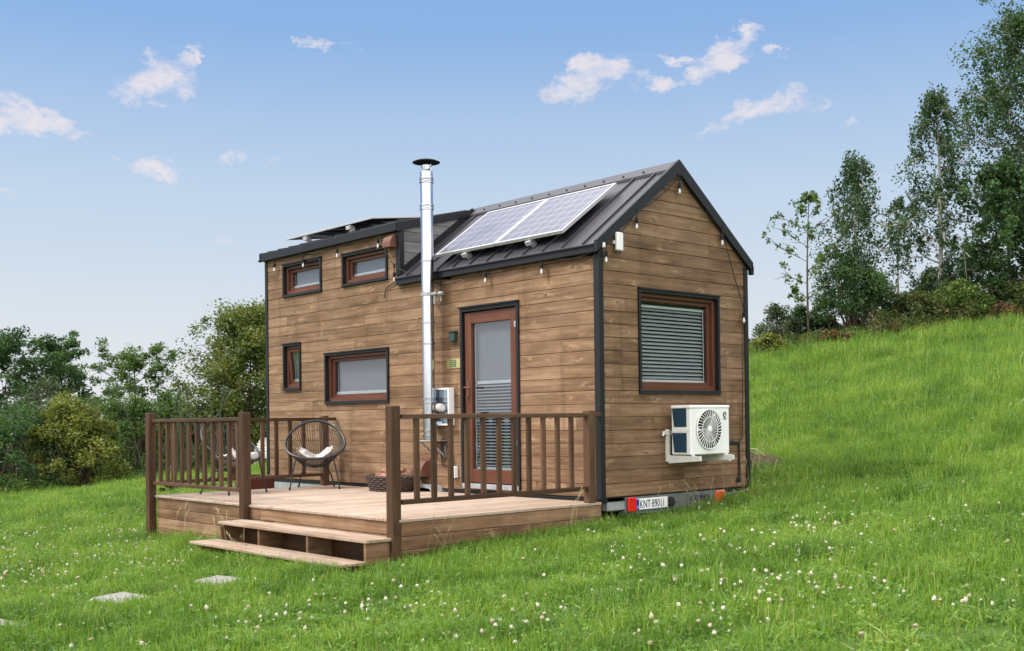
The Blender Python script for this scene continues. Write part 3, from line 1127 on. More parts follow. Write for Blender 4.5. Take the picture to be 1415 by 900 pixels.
t.tube([(0.02, AY0-0.04, 0.68), (0.05, AY0-0.08, 0.665), (0.05, AY0-0.09, 0.65)], 0.012, 8)
t.build('bracket', 'offwhite', ac)
t = MB()
t.tube([(0.34, AY1-0.06, 0.43), (0.36, AY1-0.03, 0.37), (0.34, AY1+0.03, 0.37), (0.30, AY1+0.06, 0.40)], 0.014, 8)
t.tube([(0.35, AY1-0.02, 0.42), (0.36, AY1+0.05, 0.41)], 0.020, 8)
t.build('valve', 'offwhite', ac, True)
t = MB()
t.tube([(0.20, AY1, 0.56), (0.12, AY1+0.06, 0.56), (0.035, AY1+0.14, 0.555), (0.025, 2.29, 0.545)], 0.018, 8)
t.tube([(0.20, AY1, 0.60), (0.10, AY1+0.05, 0.60), (0.03, AY1+0.10, 0.575), (0.025, 2.2, 0.565)], 0.010, 8)
t.tube([(0.02, 2.29, 0.57), (0.02, 2.295, 0.2), (0.03, 2.27, 0.12), (0.045, 2.24, 0.11)], 0.011, 8)
t.lathe([(0.022, -0.03), (0.028, 0), (0.02, 0.03)], (0.035, 2.26, 0.12), 10)
t.build('pipe', 'rubber', ac, True)
# maker's mark: a broken ring and a small word
t = MB()
pts = [(AX1+0.0015, 1.583+0.026*math.cos(a), 0.868+0.026*math.sin(a)) for a in np.linspace(0.5, 5.2, 16)]
t.tube(pts, 0.0065, 5)
t.tube([(AX1+0.0015, 1.583, 0.868), (AX1+0.0015, 1.605, 0.868)], 0.006, 5)
t.build('maker_mark', 'ink', ac)
gable_text('GREE', 1.553, 0.816, 0.026, 'ink', 'maker_lettering', ac, AX1+0.0008, 1.0)
t = MB()
t.box(AX1, AX1+0.0012, 1.57, 1.65, AZ0+0.035, AZ0+0.044, 1)
t.build('label_strip', 'slat', ac)

# --- wifi antenna box
t = MB()
XX = Matrix.Translation(Vector((0.055, 0.255, 2.655))) @ Matrix.Rotation(R(6), 4, 'Z')
t.box(-0.02, 0.02, -0.05, 0.05, -0.095, 0.095, 2, 0.010, XX)
wf = t.build('antenna_box', 'white')
tag(wf, 'small white antenna box on the gable wall under the left rake', 'antenna')
t = MB()
t.box(0.0, 0.034, 0.20, 0.235, 2.63, 2.67, 1, 0.004)
t.build('mount', 'white', wf)
t = MB()
t.tube([(0.055, 0.255, 2.56), (0.03, 0.30, 2.54), (0.02, 0.30, 2.68), (0.02, 0.28, 2.80)], 0.004, 5)
t.build('cable', 'rubber', wf)
t = MB()
t.lathe([(0.016, 0.0), (0.020, 0.015), (0.018, 0.045), (0.006, 0.052)], (0.045, 0.03, 2.575), 14, 'z')
o = t.build('junction_cap', 'white', None, True)
tag(o, 'tiny white round cap at the top of the house corner below the rake end', 'cable cap')

# --- wall lamp, plaque, cabinet, socket
t = MB()
t.box(-2.372, -2.268, -0.055, -0.001, 1.765, 1.875, 2, 0.008)
o = t.build('wall_light', 'green_box')
tag(o, 'small square dark green wall light between chimney and door', 'wall light')
t = MB()
t.box(-2.384, -2.256, -0.07, -0.001, 1.875, 1.884, 0, 0.003)
t.build('cover', 'green_box', o)
t = MB()
t.box(-2.475, -2.225, -0.008, -0.001, 1.455, 1.565, 0, 0.002)
pq = t.build('door_plaque', 'brass')
tag(pq, 'small brass plaque with a green centre left of the glazed door', 'plaque')
t = MB()
t.box(-2.405, -2.295, -0.010, -0.008, 1.468, 1.552, 0, 0)
t.build('centre_field', 'plaque_green', pq)
t = MB()
for k in range(3):
    t.box(-2.385, -2.315, -0.0112, -0.0102, 1.485+k*0.022, 1.490+k*0.022, 0, 0)
t.build('engraving', 'brass', pq)
cab = empty('meter_cabinet', (-2.52, 0, 0.79), 'shallow white framed cabinet with bluish glass front behind the railing beside the chimney', 'cabinet')
t = MB()
t.box(-2.71, -2.335, -0.075, -0.002, 0.785, 1.225, 2, 0.006)
t.build('box', 'white', cab)
t = MB()
for (a, b, c, d) in ((-2.71, -2.69, 0.785, 1.225), (-2.355, -2.335, 0.785, 1.225), (-2.69, -2.355, 1.205, 1.225), (-2.69, -2.355, 0.785, 0.805)):
    t.box(a, b, -0.092, -0.0755, c, d, 2, 0.002)
t.build('rim', 'white', cab)
t = MB()
t.box(-2.69, -2.355, -0.080, -0.0755, 0.805, 1.205, 0)
mt, nt, b, out = newmat('blue_tinted_mirror')
b.inputs['Base Color'].default_value = (0.42, 0.50, 0.58, 1)
b.inputs['Metallic'].default_value = 0.9
b.inputs['Roughness'].default_value = 0.05
nt.links.new(mixc(nt, noise(nt, N(nt, 'ShaderNodeNewGeometry').outputs['Position'], 7, 3), (0.36, 0.44, 0.53), (0.48, 0.56, 0.62)), b.inputs['Base Color'])
t.build('front', mt, cab)
# the pale bundle tied in front of it
rb = empty('tied_bundle', (-2.52, -0.14, 0.98), 'pale rolled cloth bundle tied with cord hanging on the white cabinet', 'bundle')
t = MB()
t.tube([(-2.69, -0.115, 0.965), (-2.66, -0.13, 0.985), (-2.58, -0.135, 1.0), (-2.50, -0.135, 1.0), (-2.42, -0.13, 0.99), (-2.38, -0.115, 0.965)], [0.02, 0.043, 0.05, 0.047, 0.05, 0.025], 12)
t.build('roll', 'textile', rb, True)
t = MB()
t.ring([(-2.485, -0.135+0.055*math.cos(a), 0.998+0.055*math.sin(a)) for a in np.linspace(0, 2*math.pi, 20, endpoint=False)], 0.008, 6)
t.tube([(-2.485, -0.19, 0.99), (-2.47, -0.185, 0.94), (-2.43, -0.15, 0.91)], 0.007, 6)
t.tube([(-2.485, -0.10, 1.04), (-2.49, -0.09, 1.12)], 0.006, 6)
t.build('tie_cord', 'wicker', rb)
t = MB()
for dx, l in ((0.0, 0.30), (0.022, 0.27), (0.05, 0.24)):
    t.tube([(-2.56+dx, -0.03, 0.62), (-2.565+dx, -0.035, 0.62-l*0.5), (-2.55+dx*1.2, -0.03, 0.62-l), (-2.52+dx, -0.028, 0.63-l)], 0.008, 6)
t.tube([(-2.55, -0.03, 0.62), (-2.46, -0.035, 0.54), (-2.38, -0.03, 0.42), (-2.34, -0.03, 0.30)], 0.008, 6)
t.tube([(-2.53, -0.03, 0.62), (-2.44, -0.035, 0.55), (-2.36, -0.03, 0.43)], 0.007, 6)
o = t.build('hanging_cables', 'wicker', None, True)
tag(o, 'dark loose cables hanging on the wall below the chimney bracket', 'cables')
t = MB()
t.box(-2.365, -2.285, -0.06, -0.001, 0.17, 0.31, 2, 0.006)
o = t.build('outdoor_socket', 'white')
tag(o, 'small grey white outdoor socket box low on the wall left of the door', 'socket')
t = MB()
t.box(-2.376, -2.335, -0.068, -0.0605, 0.19, 0.29, 2, 0.004)
t.build('cover', 'green_box', o)

# --- solar panels
Nr = Vector((0, -SLOPE, 1)).normalized()
sl = Vector((0, 1, SLOPE)).normalized()


def solar(label, x0, x1, origin_y, zf, up, nrm, length, hh, lift, group, fb=-0.02):
    root = empty('solar_panel', ((x0+x1)/2, origin_y, zf(origin_y)), label, 'solar panel', group)
    xa = Vector((1, 0, 0))
    o = Vector((x0, origin_y, zf(origin_y)))+nrm*hh
    up2 = (up*math.cos(lift)-nrm*math.sin(lift)).normalized()
    nr2 = xa.cross(up2).normalized()
    mtx = Matrix((( 1, 0, 0, o.x), (0, up2.y, nr2.y, o.y), (0, up2.z, nr2.z, o.z), (0, 0, 0, 1)))
    w = x1-x0
    t = MB()
    fwid = 0.028
    t.box(0, fwid, 0, length, fb, 0.018, 1, 0.002, mtx)
    t.box(w-fwid, w, 0, length, fb, 0.018, 1, 0.002, mtx)
    t.box(fwid, w-fwid, 0, fwid, fb, 0.017, 0, 0.002, mtx)
    t.box(fwid, w-fwid, length-fwid, length, fb, 0.017, 0, 0.002, mtx)
    t.build('frame', 'alu', root)
    t = MB()
    vs = [mtx @ Vector(p) for p in ((fwid, fwid, 0.012), (w-fwid, fwid, 0.012), (w-fwid, length-fwid, 0.012), (fwid, length-fwid, 0.012),
                                    (fwid, fwid, 0.004), (w-fwid, fwid, 0.004), (w-fwid, length-fwid, 0.004), (fwid, length-fwid, 0.004))]
    gs = [(p[0], p[1], 0) for p in ((0, 0), (w, 0), (w, length), (0, length))]*2
    t.add(vs, [(0, 1, 2, 3), (7, 6, 5, 4), (0, 4, 5, 1), (1, 5, 6, 2), (2, 6, 7, 3), (3, 7, 4, 0)], gs, 0.5)
    t.build('cells', 'cells', root)
    for q in (0.5,):
        for yy in (0.0, length-0.10):
            t = MB()
            t.box(w*q-0.022, w*q+0.022, yy, yy+0.07, -0.02-hh*0.93, -0.021, 2, 0.003, mtx)
            if yy < 0.3:
                t.box(w*q-0.042, w*q+0.042, -0.035, -0.001, -0.075, -0.024, 2, 0.004, mtx)
            t.build('clamp', 'alu', root)
    return root


M['alu'] = simple('white_anodised_aluminium', (0.46, 0.46, 0.48), 0.35, 0.3, 0.5, 0.04)
GS = 'solar panels on the house roof'
solar('solar panel on the gable roof slope next to the gable end', -1.600, -0.530, 0.085, zroof, sl, Nr, 1.06, 0.115, R(1.5), GS)
solar('solar panel on the gable roof slope next to the chimney and dormer', -2.69, -1.62, 0.085, zroof, sl, Nr, 1.06, 0.115, R(1.5), GS)
dn = Vector((0, -0.24, 1)).normalized()
ds = Vector((0, 1, 0.24)).normalized()
solar('solar panel lying flat on the low dormer roof, its near half', -5.17, -4.10, 0.12, zdorm, ds, dn, 0.85, 0.135, R(6.0), GS, -0.004)
solar('solar panel lying flat on the low dormer roof, at its far end', -6.26, -5.19, 0.12, zdorm, ds, dn, 0.85, 0.135, R(6.0), GS, -0.004)

# --- string lights
sl_ = empty('string_lights', (-3.0, -0.05, 2.9), 'black cable of clear bulbs strung under the eaves and round the gable', 'string lights')
bulbs = [(-6.369, -0.05, 3.07), (-5.579, -0.05, 3.045), (-4.721, -0.05, 3.075), (-3.773, -0.055, 3.085), (-3.43, -0.055, 2.62),
         (-2.50, -0.06, 2.30), (-1.692, -0.06, 2.43), (-0.773, -0.06, 2.43), (0.04, 0.07, 2.47), (0.045, 0.538, 2.86),
         (0.045, 1.247, 3.32), (0.045, 1.994, 2.835), (0.045, 2.382, 1.975)]
hooks = []
for (x, y, z) in bulbs:
    hz = {True: z+0.15}.get(True)
    hooks.append((x, y, hz))
cable = MB()


def sag(a, b, s, n=9):
    a, b = Vector(a), Vector(b)
    out = []
    for k in range(n+1):
        q = k/n
        p = a.lerp(b, q)
        p.z -= s*4*q*(1-q)
        out.append(p)
    return out


hk = [Vector(h) for h in hooks]
path = []
for i in range(len(hk)-1):
    s = 0.05 if i not in (3, 4, 7) else 0.02
    if i == 7:
        segs = [hk[7], Vector((-0.4, -0.055, 2.50)), Vector((-0.02, -0.055, 2.53)), Vector((0.04, -0.04, 2.58)), hk[8]]
        for a, b in zip(segs[:-1], segs[1:]):
            path += sag(a, b, 0.012)
        continue
    path += sag(hk[i], hk[i+1], s)
path += [hk[-1], Vector((0.02, 2.40, 1.9)), Vector((0.02, 2.385, 1.3)), Vector((0.02, 2.36, 0.62)), Vector((0.02, 2.30, 0.55))]
cable.tube(path, 0.0055, 5)
for h in hk:
    cable.box(h.x-0.012, h.x+0.012, h.y-0.012, h.y+0.012, h.z-0.012, h.z+0.03, 2, 0.003)
cable.tube([(-3.43, -0.03, 2.62), (-3.5, -0.02, 2.57), (-3.66, -0.02, 2.52), (-3.70, -0.02, 2.40)], 0.007, 5)
cable.build('cable', 'rubber', sl_)
for (x, y, z) in bulbs:
    t = MB()
    t.lathe([(0.006, 0.16), (0.006, 0.075), (0.019, 0.072), (0.020, 0.02), (0.017, 0.015)], (x, y, z), 12)
    so = t.build('socket', 'rubber', sl_, True)
    t = MB()
    t.lathe([(0.012, 0.018), (0.016, 0.0), (0.023, -0.023), (0.024, -0.036), (0.017, -0.052), (0.005, -0.059)], (x, y, z), 14)
    bu = t.build('bulb', 'bulb', sl_, True)
    t = MB()
    t.lathe([(0.008, 0.012), (0.010, -0.01), (0.013, -0.030), (0.006, -0.045)], (x, y, z), 8)
    t.build('filament', 'fil', bu, True)

# ================================================================== TERRACE
DX0, DX1, DY0, DY1 = -4.87, 0.045, -2.54, -0.045
deck = empty('wooden_terrace', (-2.4, -1.3, -0.3), 'raised wooden terrace with pale deck boards and dark brown railings before the house', 'terrace')
t = MB()
x = DX0
bw = 0.120
while x < DX1-0.01:
    x1 = min(x+bw-0.004, DX1)
    y_end = DY1
    t.box(x, x1, DY0-0.012, y_end, -0.026+random.uniform(-0.001, 0.001), 0.0, 1, 0.003)
    for k in range(4):   # ribs show as notches along the front edge
        gx = x+0.022+k*0.024
        t.box(gx, gx+0.012, DY0-0.0155, DY0-0.013, -0.022, -0.006, 1)
    x += bw
t.build('deck_board', 'deck_top', deck)
# the boards are many alike: one mesh of boards; skirting of three planks per side


def skirt(axis, a0, a1, fixed, outward, zs, name='skirting'):
    t = MB()
    for (z0, z1) in zs:
        if axis == 'x':
            mid = a0+(a1-a0)*random.uniform(0.45, 0.6)
            for p, q in ((a0, mid-0.001), (mid+0.001, a1)):
                t.box(p, q, fixed, fixed+outward*0.024, z0, z1, 0, 0.004)
        else:
            t.box(fixed, fixed+outward*0.024, a0, a1, z0, z1, 1, 0.004)
    t.build(name, 'deck_side', deck)


ZS = [(-0.145, -0.029), (-0.262, -0.149), (-0.379, -0.266), (-0.52, -0.383)]
skirt('x', DX0+0.05, DX1-0.05, DY0+0.03, -1, ZS)
skirt('y', DY0+0.008, DY1, DX1-0.03, 1, ZS[:3])
skirt('y', DY0+0.05, DY1, DX0+0.03, -1, ZS)
t = MB()
for yy in (-2.3, -1.7, -1.1, -0.5):
    t.box(DX0+0.06, DX1-0.06, yy, yy+0.05, -0.16, -0.03, 0)
for xx in (-4.2, -2.4, -0.6):
    for yy in (-2.2, -1.2, -0.3):
        t.box(xx, xx+0.12, yy, yy+0.12, T(xx, yy)-0.2, -0.16, 2)
t.build('joist', 'deck_side', deck)


def railing(axis, a0, a1, fixed, bals, posts, ext=0.0, label=None):
    """a top rail, a bottom rail, balusters and posts"""
    root = None

    def bx(mb, p0, p1, q0, q1, z0, z1, ax, ch=0.004):
        if axis == 'x':
            mb.box(p0, p1, fixed+q0, fixed+q1, z0, z1, ax if ax == 2 else 0, ch)
        else:
            mb.box(fixed+q0, fixed+q1, p0, p1, z0, z1, ax if ax == 2 else 1, ch)
    t = MB()
    bx(t, a0, a1+ext, -0.032, 0.032, 0.862, 0.902, 0)
    root = t.build('railing', 'rail', deck)
    root['label'] = label
    t = MB()
    bx(t, a0, a1, -0.026, 0.026, 0.125, 0.168, 0)
    t.build('bottom_rail', 'rail', root)
    for b in bals:
        t = MB()
        bx(t, b-0.024, b+0.024, -0.017, 0.017, 0.169, 0.861, 2, 0.003)
        t.build('baluster', 'rail', root)
    for (p, zb, zt, w, off) in posts:
        t = MB()
        bx(t, p-w, p+w, -w+off, w+off, zb, zt, 2, 0.005)
        t.build('post', 'rail', root)


railing('y', -2.50, -0.215, 0.0, [-2.33+0.1905*k for k in range(11)], [(-0.17, 0.001, 0.928, 0.045, 0.0)], ext=0.195, label='railing along the gable side')
railing('x', DX0+0.045, -2.665, -2.555, [-4.67+0.1885*k for k in range(11)], [(-2.62, -0.145, 0.955, 0.047, -0.012)], label='front railing left of the steps')
railing('y', -2.51, -0.235, DX0+0.005, [-2.31+0.2*k for k in range(10)], [(-0.19, 0.001, 0.925, 0.045, 0.0)], ext=0.215, label='railing at the far end')
for (px_, lab) in ((-0.005, 'corner post by the steps'), (DX0-0.03, 'far corner post')):
    t = MB()
    yy = -2.575
    t.box(px_-0.047, px_+0.047, yy-0.047, yy+0.047, T(px_, yy)-0.25, 0.975, 2, 0.006)
    if px_ > -1:
        t.box(px_+0.040, px_+0.052, yy-0.03, yy+0.03, -0.12, -0.02, 2, 0.003)
    o = t.build('post', 'rail', deck)
    o['label'] = lab

# --- steps
st = empty('wooden_steps', (-1.3, -2.9, -0.42), 'two broad wooden steps of weathered planks against the terrace front', 'steps')
SX0, SX1 = -2.62, -0.01
t = MB()
t.box(SX0-0.01, SX1+0.03, -2.72, -2.582, -0.178, -0.150, 0, 0.004)
t.build('tread', 'tread', st)
t = MB()
t.box(SX0-0.01, SX1+0.03, -2.875, -2.725, -0.178, -0.150, 0, 0.004)
t.build('tread', 'tread', st)
t = MB()
t.box(SX0-0.02, SX1+0.04, -3.02, -2.876, -0.352, -0.326, 0, 0.004)
t.build('tread', 'tread', st)
t = MB()
t.box(SX0-0.02, SX1+0.04, -3.175, -3.024, -0.352, -0.326, 0, 0.004)
t.build('tread', 'tread', st)
for xx in (SX0+0.0, SX0+0.78, SX0+1.66, SX1-0.035):
    t = MB()
    t.box(xx, xx+0.035, -2.862, -2.607, -0.56, -0.179, 1, 0.003)
    t.build('support', 'deck_side', st)
for xx in (SX0+0.05, SX0+1.3, SX1-0.08):
    t = MB()
    t.box(xx, xx+0.035, -3.14, -2.88, -0.62, -0.353, 1, 0.003)
    t.build('support', 'deck_side', st)
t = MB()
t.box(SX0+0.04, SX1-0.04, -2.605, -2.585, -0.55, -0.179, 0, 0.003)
t.build('riser', 'rail', st)  # brown panel; the darker railing wood also carries the shade inside the steps

# ================================================================== CHAIRS
CHG = 'round cord chairs on the terrace'


def make_chair(name, label, loc, rz):
    root = empty(name, (0, 0, 0), label, 'chair', CHG)
    # local: faces +x (front), z up
    def ringpt(a):
        # a=0 at the front lower edge
        w = 0.372*math.sin(a)*(1+0.05*math.cos(a))
        q = (1-math.cos(a))/2
        f = 0.30-0.60*q
        z = 0.385+0.475*q-0.045*math.sin(a)**2
        return Vector((f, w, z))
    n = 56
    ring = [ringpt(2*math.pi*k/n) for k in range(n)]
    t = MB()
    t.ring(ring, 0.0165, 8)
    t.build('ring_frame', 'cord', root, True)
    def lowpt(a):
        return Vector((-0.01+0.135*math.cos(a), 0.155*math.sin(a), 0.285))
    t = MB()
    low = [lowpt(2*math.pi*k/24) for k in range(24)]
    t.ring(low, 0.011, 6)
    m_ = 64
    for k in range(m_):
        a = 2*math.pi*(k+0.5)/m_
        P, Q = ringpt(a), lowpt(a)
        mid = (P+Q)/2+Vector((0, 0, -0.012))
        t.tube([P, mid, Q], 0.0034, 4, cap=False)
    for k in range(9):
        a = math.pi*(k+0.5)/9
        t.tube([lowpt(a), (lowpt(a)+lowpt(-a))/2-Vector((0, 0, 0.02)), lowpt(-a)], 0.0034, 4, cap=False)
    t.build('seat_cords', 'cord', root)
    for s in (1, -1):
        t = MB()
        t.tube([ringpt(s*0.62)+Vector((0, 0, -0.005)), Vector((0.255, s*0.275, 0.20)), Vector((0.285, s*0.305, 0.014))], 0.0095, 7)
        t.tube([Vector((0.285, s*0.305, 0.028)), Vector((0.286, s*0.306, 0.0))], 0.014, 7)
        t.build('leg', 'cord', root, True)
        t = MB()
        t.tube([lowpt(s*2.2), Vector((-0.20, s*0.195, 0.15)), Vector((-0.27, s*0.225, 0.014))], 0.0095, 7)
        t.tube([lowpt(s*2.2), lowpt(s*0.9)+Vector((0, 0, -0.012)), ringpt(s*0.62)], 0.0095, 7)
        t.tube([Vector((-0.27, s*0.225, 0.028)), Vector((-0.271, s*0.226, 0.0))], 0.014, 7)
        t.build('leg', 'cord', root, True)
    root.location = loc
    root.rotation_euler = (0, 0, rz)
    return root


ch1 = make_chair('cord_chair', 'round black cord chair facing the steps, near the house wall', (-4.40, -0.62, 0.0), math.atan2(-0.56, 0.83))
ch2 = copy_tree(ch1)
ch2.location = (-4.40, -1.80, 0.0)
ch2.rotation_euler = (0, 0, math.atan2(0.28, 0.95))
ch2['label'] = 'round black cord chair standing behind the front railing, turned sideways'


def throw(loc, rz, label, seed):
    rs = np.random.default_rng(seed)
    n = 34
    t = MB()
    vs, fs = [], []
    ph = rs.uniform(0, 6, 6)
    for side in (1, 0):
        for i in range(n):
            for j in range(n):
                u = -1+2*i/(n-1)
                v = -1+2*j/(n-1)
                y = u*0.205
                x = 0.03+v*0.19
                base = 0.325+0.42*(abs(u)**1.7)*0.27+0.30*max(0, -v)**1.8*0.35+0.05*max(0, v)
                lump = 0.05*math.exp(-((abs(u)-0.62)**2)/0.05)*(1-0.5*v*v)+0.012*math.sin(7*u+ph[0]+3*v)+0.010*math.sin(9*v+ph[1]+2*u)+0.008*math.sin(15*u*v+ph[2])
                edge = max(0, 1-max(abs(u), abs(v))**8)
                z = base+(lump+0.03)*edge if side else base-0.006
                vs.append((x+0.01*math.sin(5*u+ph[3]), y+0.01*math.sin(6*v+ph[4]), z))
    nn = n*n
    for i in range(n-1):
        for j in range(n-1):
            a = i*n+j
            fs.append((a, a+1, a+n+1, a+n))
            b = a+nn
            fs.append((b+n, b+n+1, b+1, b))
    for k in range(n-1):
        for (a, b) in ((k, k+1), ((n-1)*n+k+1, (n-1)*n+k), ((k+1)*n, k*n), (k*n+n-1, (k+1)*n+n-1)):
            fs.append((b, a, a+nn, b+nn))
    t.add(vs, fs)
    # two loops of the tie tapes at the corners
    for s in (1, -1):
        pts = [(-0.06+0.03*math.cos(a), s*(0.215+0.024*math.sin(a)), 0.475+0.03*math.sin(a*1.0+1)) for a in np.linspace(0, 2*math.pi, 12, endpoint=False)]
        t.ring(pts, 0.004, 5)
    o = t.build('seat_throw', 'textile', None, True)
    o.location = loc
    o.rotation_euler = (0, 0, rz)
    return tag(o, label, 'cushion', 'grey white seat covers in the chairs')


throw((-4.40, -0.62, 0.0), math.atan2(-0.56, 0.83), 'crumpled grey white cushion in the chair near the house wall', 3)
throw((-4.40, -1.80, 0.0), math.atan2(0.28, 0.95), 'pale cushion in the chair behind the front railing', 4)

# --- basket with firewood
bk = empty('wicker_basket', (-3.18, -0.33, 0.0), 'dark brown oval wicker basket with firewood by the house wall', 'basket')
t = MB()
prof = [(0.80, 0.0), (0.88, 0.05), (0.95, 0.12), (1.0, 0.185), (0.97, 0.19), (0.90, 0.12), (0.82, 0.05), (0.76, 0.02)]
vs, fs = [], []
nk = 40
for (s, h) in prof:
    for k in range(nk):
        a = 2*math.pi*k/nk
        vs.append((-3.18+0.40*s*math.cos(a), -0.33+0.22*s*math.sin(a), h))
for i in range(len(prof)-1):
    for k in range(nk):
        k2 = (k+1) % nk
        fs.append((i*nk+k, i*nk+k2, (i+1)*nk+k2, (i+1)*nk+k))
fs.append(tuple(range(nk))[::-1])
fs.append(tuple((len(prof)-1)*nk+k for k in range(nk)))
t.add(vs, fs)
for row in range(7):
    h = 0.012+row*0.027
    s = 0.81+0.19*(h/0.19)
    pts = [(-3.18+(0.40*s+0.010*math.sin(k*math.pi/2+row*math.pi))*math.cos(2*math.pi*k/80), -0.33+(0.22*s+0.010*math.sin(k*math.pi/2+row*math.pi))*math.sin(2*math.pi*k/80), h+random.uniform(-0.003, 0.003)) for k in range(80)]
    t.ring(pts, 0.012, 6)
t.build('woven_body', 'wicker', bk, True)
lg = None
for k in range(6):
    t = MB()
    ln = random.uniform(0.26, 0.36)
    a = random.uniform(-0.5, 0.5)
    cx, cy, cz = -3.32+0.055*k, -0.38+0.04*(k % 3), 0.15+0.03*(k % 3)+0.008*k
    d = Vector((math.cos(a), math.sin(a)*0.4, 0.12*math.cos(k))).normalized()*ln/2
    c = Vector((cx, cy, cz))
    t.tube([c-d, c, c+d], [0.032, 0.036, 0.031], 5)
    o = t.build('firewood_log', 'log')
    tag(o, 'split reddish firewood log lying in the dark wicker basket', 'log', 'firewood in the basket')

# --- planter beyond the far railing
t = MB()
px_, py_ = -5.28, -1.00
zt = -0.02
zg = T(px_, py_)
for (a, b, c, d) in ((-0.20, 0.20, -0.18, -0.155), (-0.20, 0.20, 0.155, 0.18), (-0.20, -0.175, -0.154, 0.154), (0.175, 0.20, -0.154, 0.154)):
    for k in range(4):
        t.box(px_+a, px_+b, py_+c, py_+d, zg-0.06+k*0.17, zg-0.06+k*0.17+0.165, 0 if b-a > 0.1 else 1, 0.004)
for sx in (-0.174, 0.149):
    for sy in (-0.153, 0.133):
        t.box(px_+sx, px_+sx+0.025, py_+sy, py_+sy+0.02, zg-0.06, zg+0.62, 2, 0.003)
pl_ = t.build('planter_box', 'planter')
tag(pl_, 'red brown wooden planter box beyond the far terrace railing', 'planter')
t = MB()
t.box(px_-0.147, px_+0.147, py_-0.132, py_+0.132, zg+0.3, zg+0.57, 0)
t.build('soil', 'dark', pl_)

# --- pale bench of slats in the garden behind
gx, gy, gz = ground_at(366, 30.5)
bn = empty('garden_bench', (gx, gy, gz), 'pale slatted wooden bench on the lawn seen past the far railing', 'bench', rz=0.0)
dirr = Vector((float(r_[0]), float(r_[1]), 0))
ff = Vector((float(FH[0]), float(FH[1]), 0))


def bmat(off):
    mm = Matrix.Identity(4)
    for i in range(3):
        mm[i][0], mm[i][1], mm[i][2] = dirr[i], ff[i], (0, 0, 1)[i]
    mm.translation = Vector((gx, gy, gz))
    return mm


BMt = bmat(0)
t = MB()
for k in range(5):
    t.box(-0.32+0.03*k, 0.85, 0.10+k*0.03, 0.13+k*0.03, 0.42+k*0.075, 0.485+k*0.075, 0, 0.006, BMt)
t.build('backrest', 'pale_wood', bn)
t = MB()
for k in range(4):
    t.box(-0.32, 0.85, -0.30+k*0.1, -0.215+k*0.1, 0.37, 0.40, 0, 0.006, BMt)
t.box(-0.32, 0.85, -0.315, -0.295, 0.22, 0.37, 0, 0.006, BMt)
t.build('seat', 'pale_wood', bn)
for sx in (-0.26, 0.76):
    for sy in (-0.29, 0.12):
        t = MB()
        t.box(sx, sx+0.06, sy, sy+0.06, -0.05, 0.369, 2, 0.005, BMt)
        t.build('leg', 'pale_wood', bn)

# --- stepping slabs
for (px_, py_, wq, lq, lab) in ((-0.72, -3.83, 0.26, 0.34, 'small pale concrete slab in the grass nearest the wooden steps'),
                                (-0.70, -4.66, 0.28, 0.44, 'middle pale concrete slab in the lawn between the other two'),
                                (-0.50, -5.66, 0.30, 0.52, 'pale concrete slab in the lawn farthest from the wooden steps')):
    t = MB()
    zz = T(px_, py_)
    XX = Matrix.Translation(Vector((px_, py_, zz+0.026))) @ Matrix.Rotation(R(10+random.uniform(-6, 6)), 4, 'Z') @ Matrix.Rotation(0.05, 4, 'X')
    t.box(-lq/2, lq/2, -wq/2, wq/2, -0.06, 0.012, 0, 0.01, XX)
    o = t.build('stepping_slab', 'concrete')
    tag(o, lab, 'paving slab', 'stepping slabs in the lawn')
SLABS = [(-0.72, -3.83), (-0.70, -4.66), (-0.50, -5.66)]

# --- mound of dug soil beside the gable
t = MB()
cx, cy = -1.35, 4.35
n = 26
vs, fs = [], []
for i in range(n):
    for j in range(n):
        u, v = -1+2*i/(n-1), -1+2*j/(n-1)
        rr = math.hypot(u, v)
        h = max(0, 1-rr*rr)*0.20+0.05*math.sin(9*u+2)*math.sin(8*v+1)*max(0, 1-rr)+random.uniform(-0.02, 0.02)*(rr < 0.95)
        x, y = cx+u*0.60, cy+v*0.60
        vs.append((x, y, T(x, y)-0.03+h))
for i in range(n-1):
    for j in range(n-1):
        a = i*n+j
        fs.append((a, a+1, a+n+1, a+n))
t.add(vs, fs)
M['soil'] = simple('dry_dug_soil', (0.075, 0.055, 0.036), 0.95, 0, 0.1, 0.5, 7, bump=1.0, bscale=35)
mo = t.build('soil_mound', 'soil')
tag(mo, 'mound of dug brown soil in the grass beside the far corner of the gable', 'soil mound')
t = MB()
cc = Vector((-1.62, 4.05, T(-1.62, 4.05)))
t.tube([cc+Vector((0.0, 0.0, 0)), cc+Vector((0.06, 0.08, 0.22)), cc+Vector((0.20, 0.22, 0.33)), cc+Vector((0.36, 0.40, 0.30)), cc+Vector((0.44, 0.48, 0.2))], 0.009, 6)
M['straw'] = simple('dry_straw', (0.42, 0.38, 0.20), 0.8, 0, 0.2, 0.2, 20)
o = t.build('bent_stalk', 'straw')
tag(o, 'pale bent dry stalk arching over the soil mound', 'stalk')


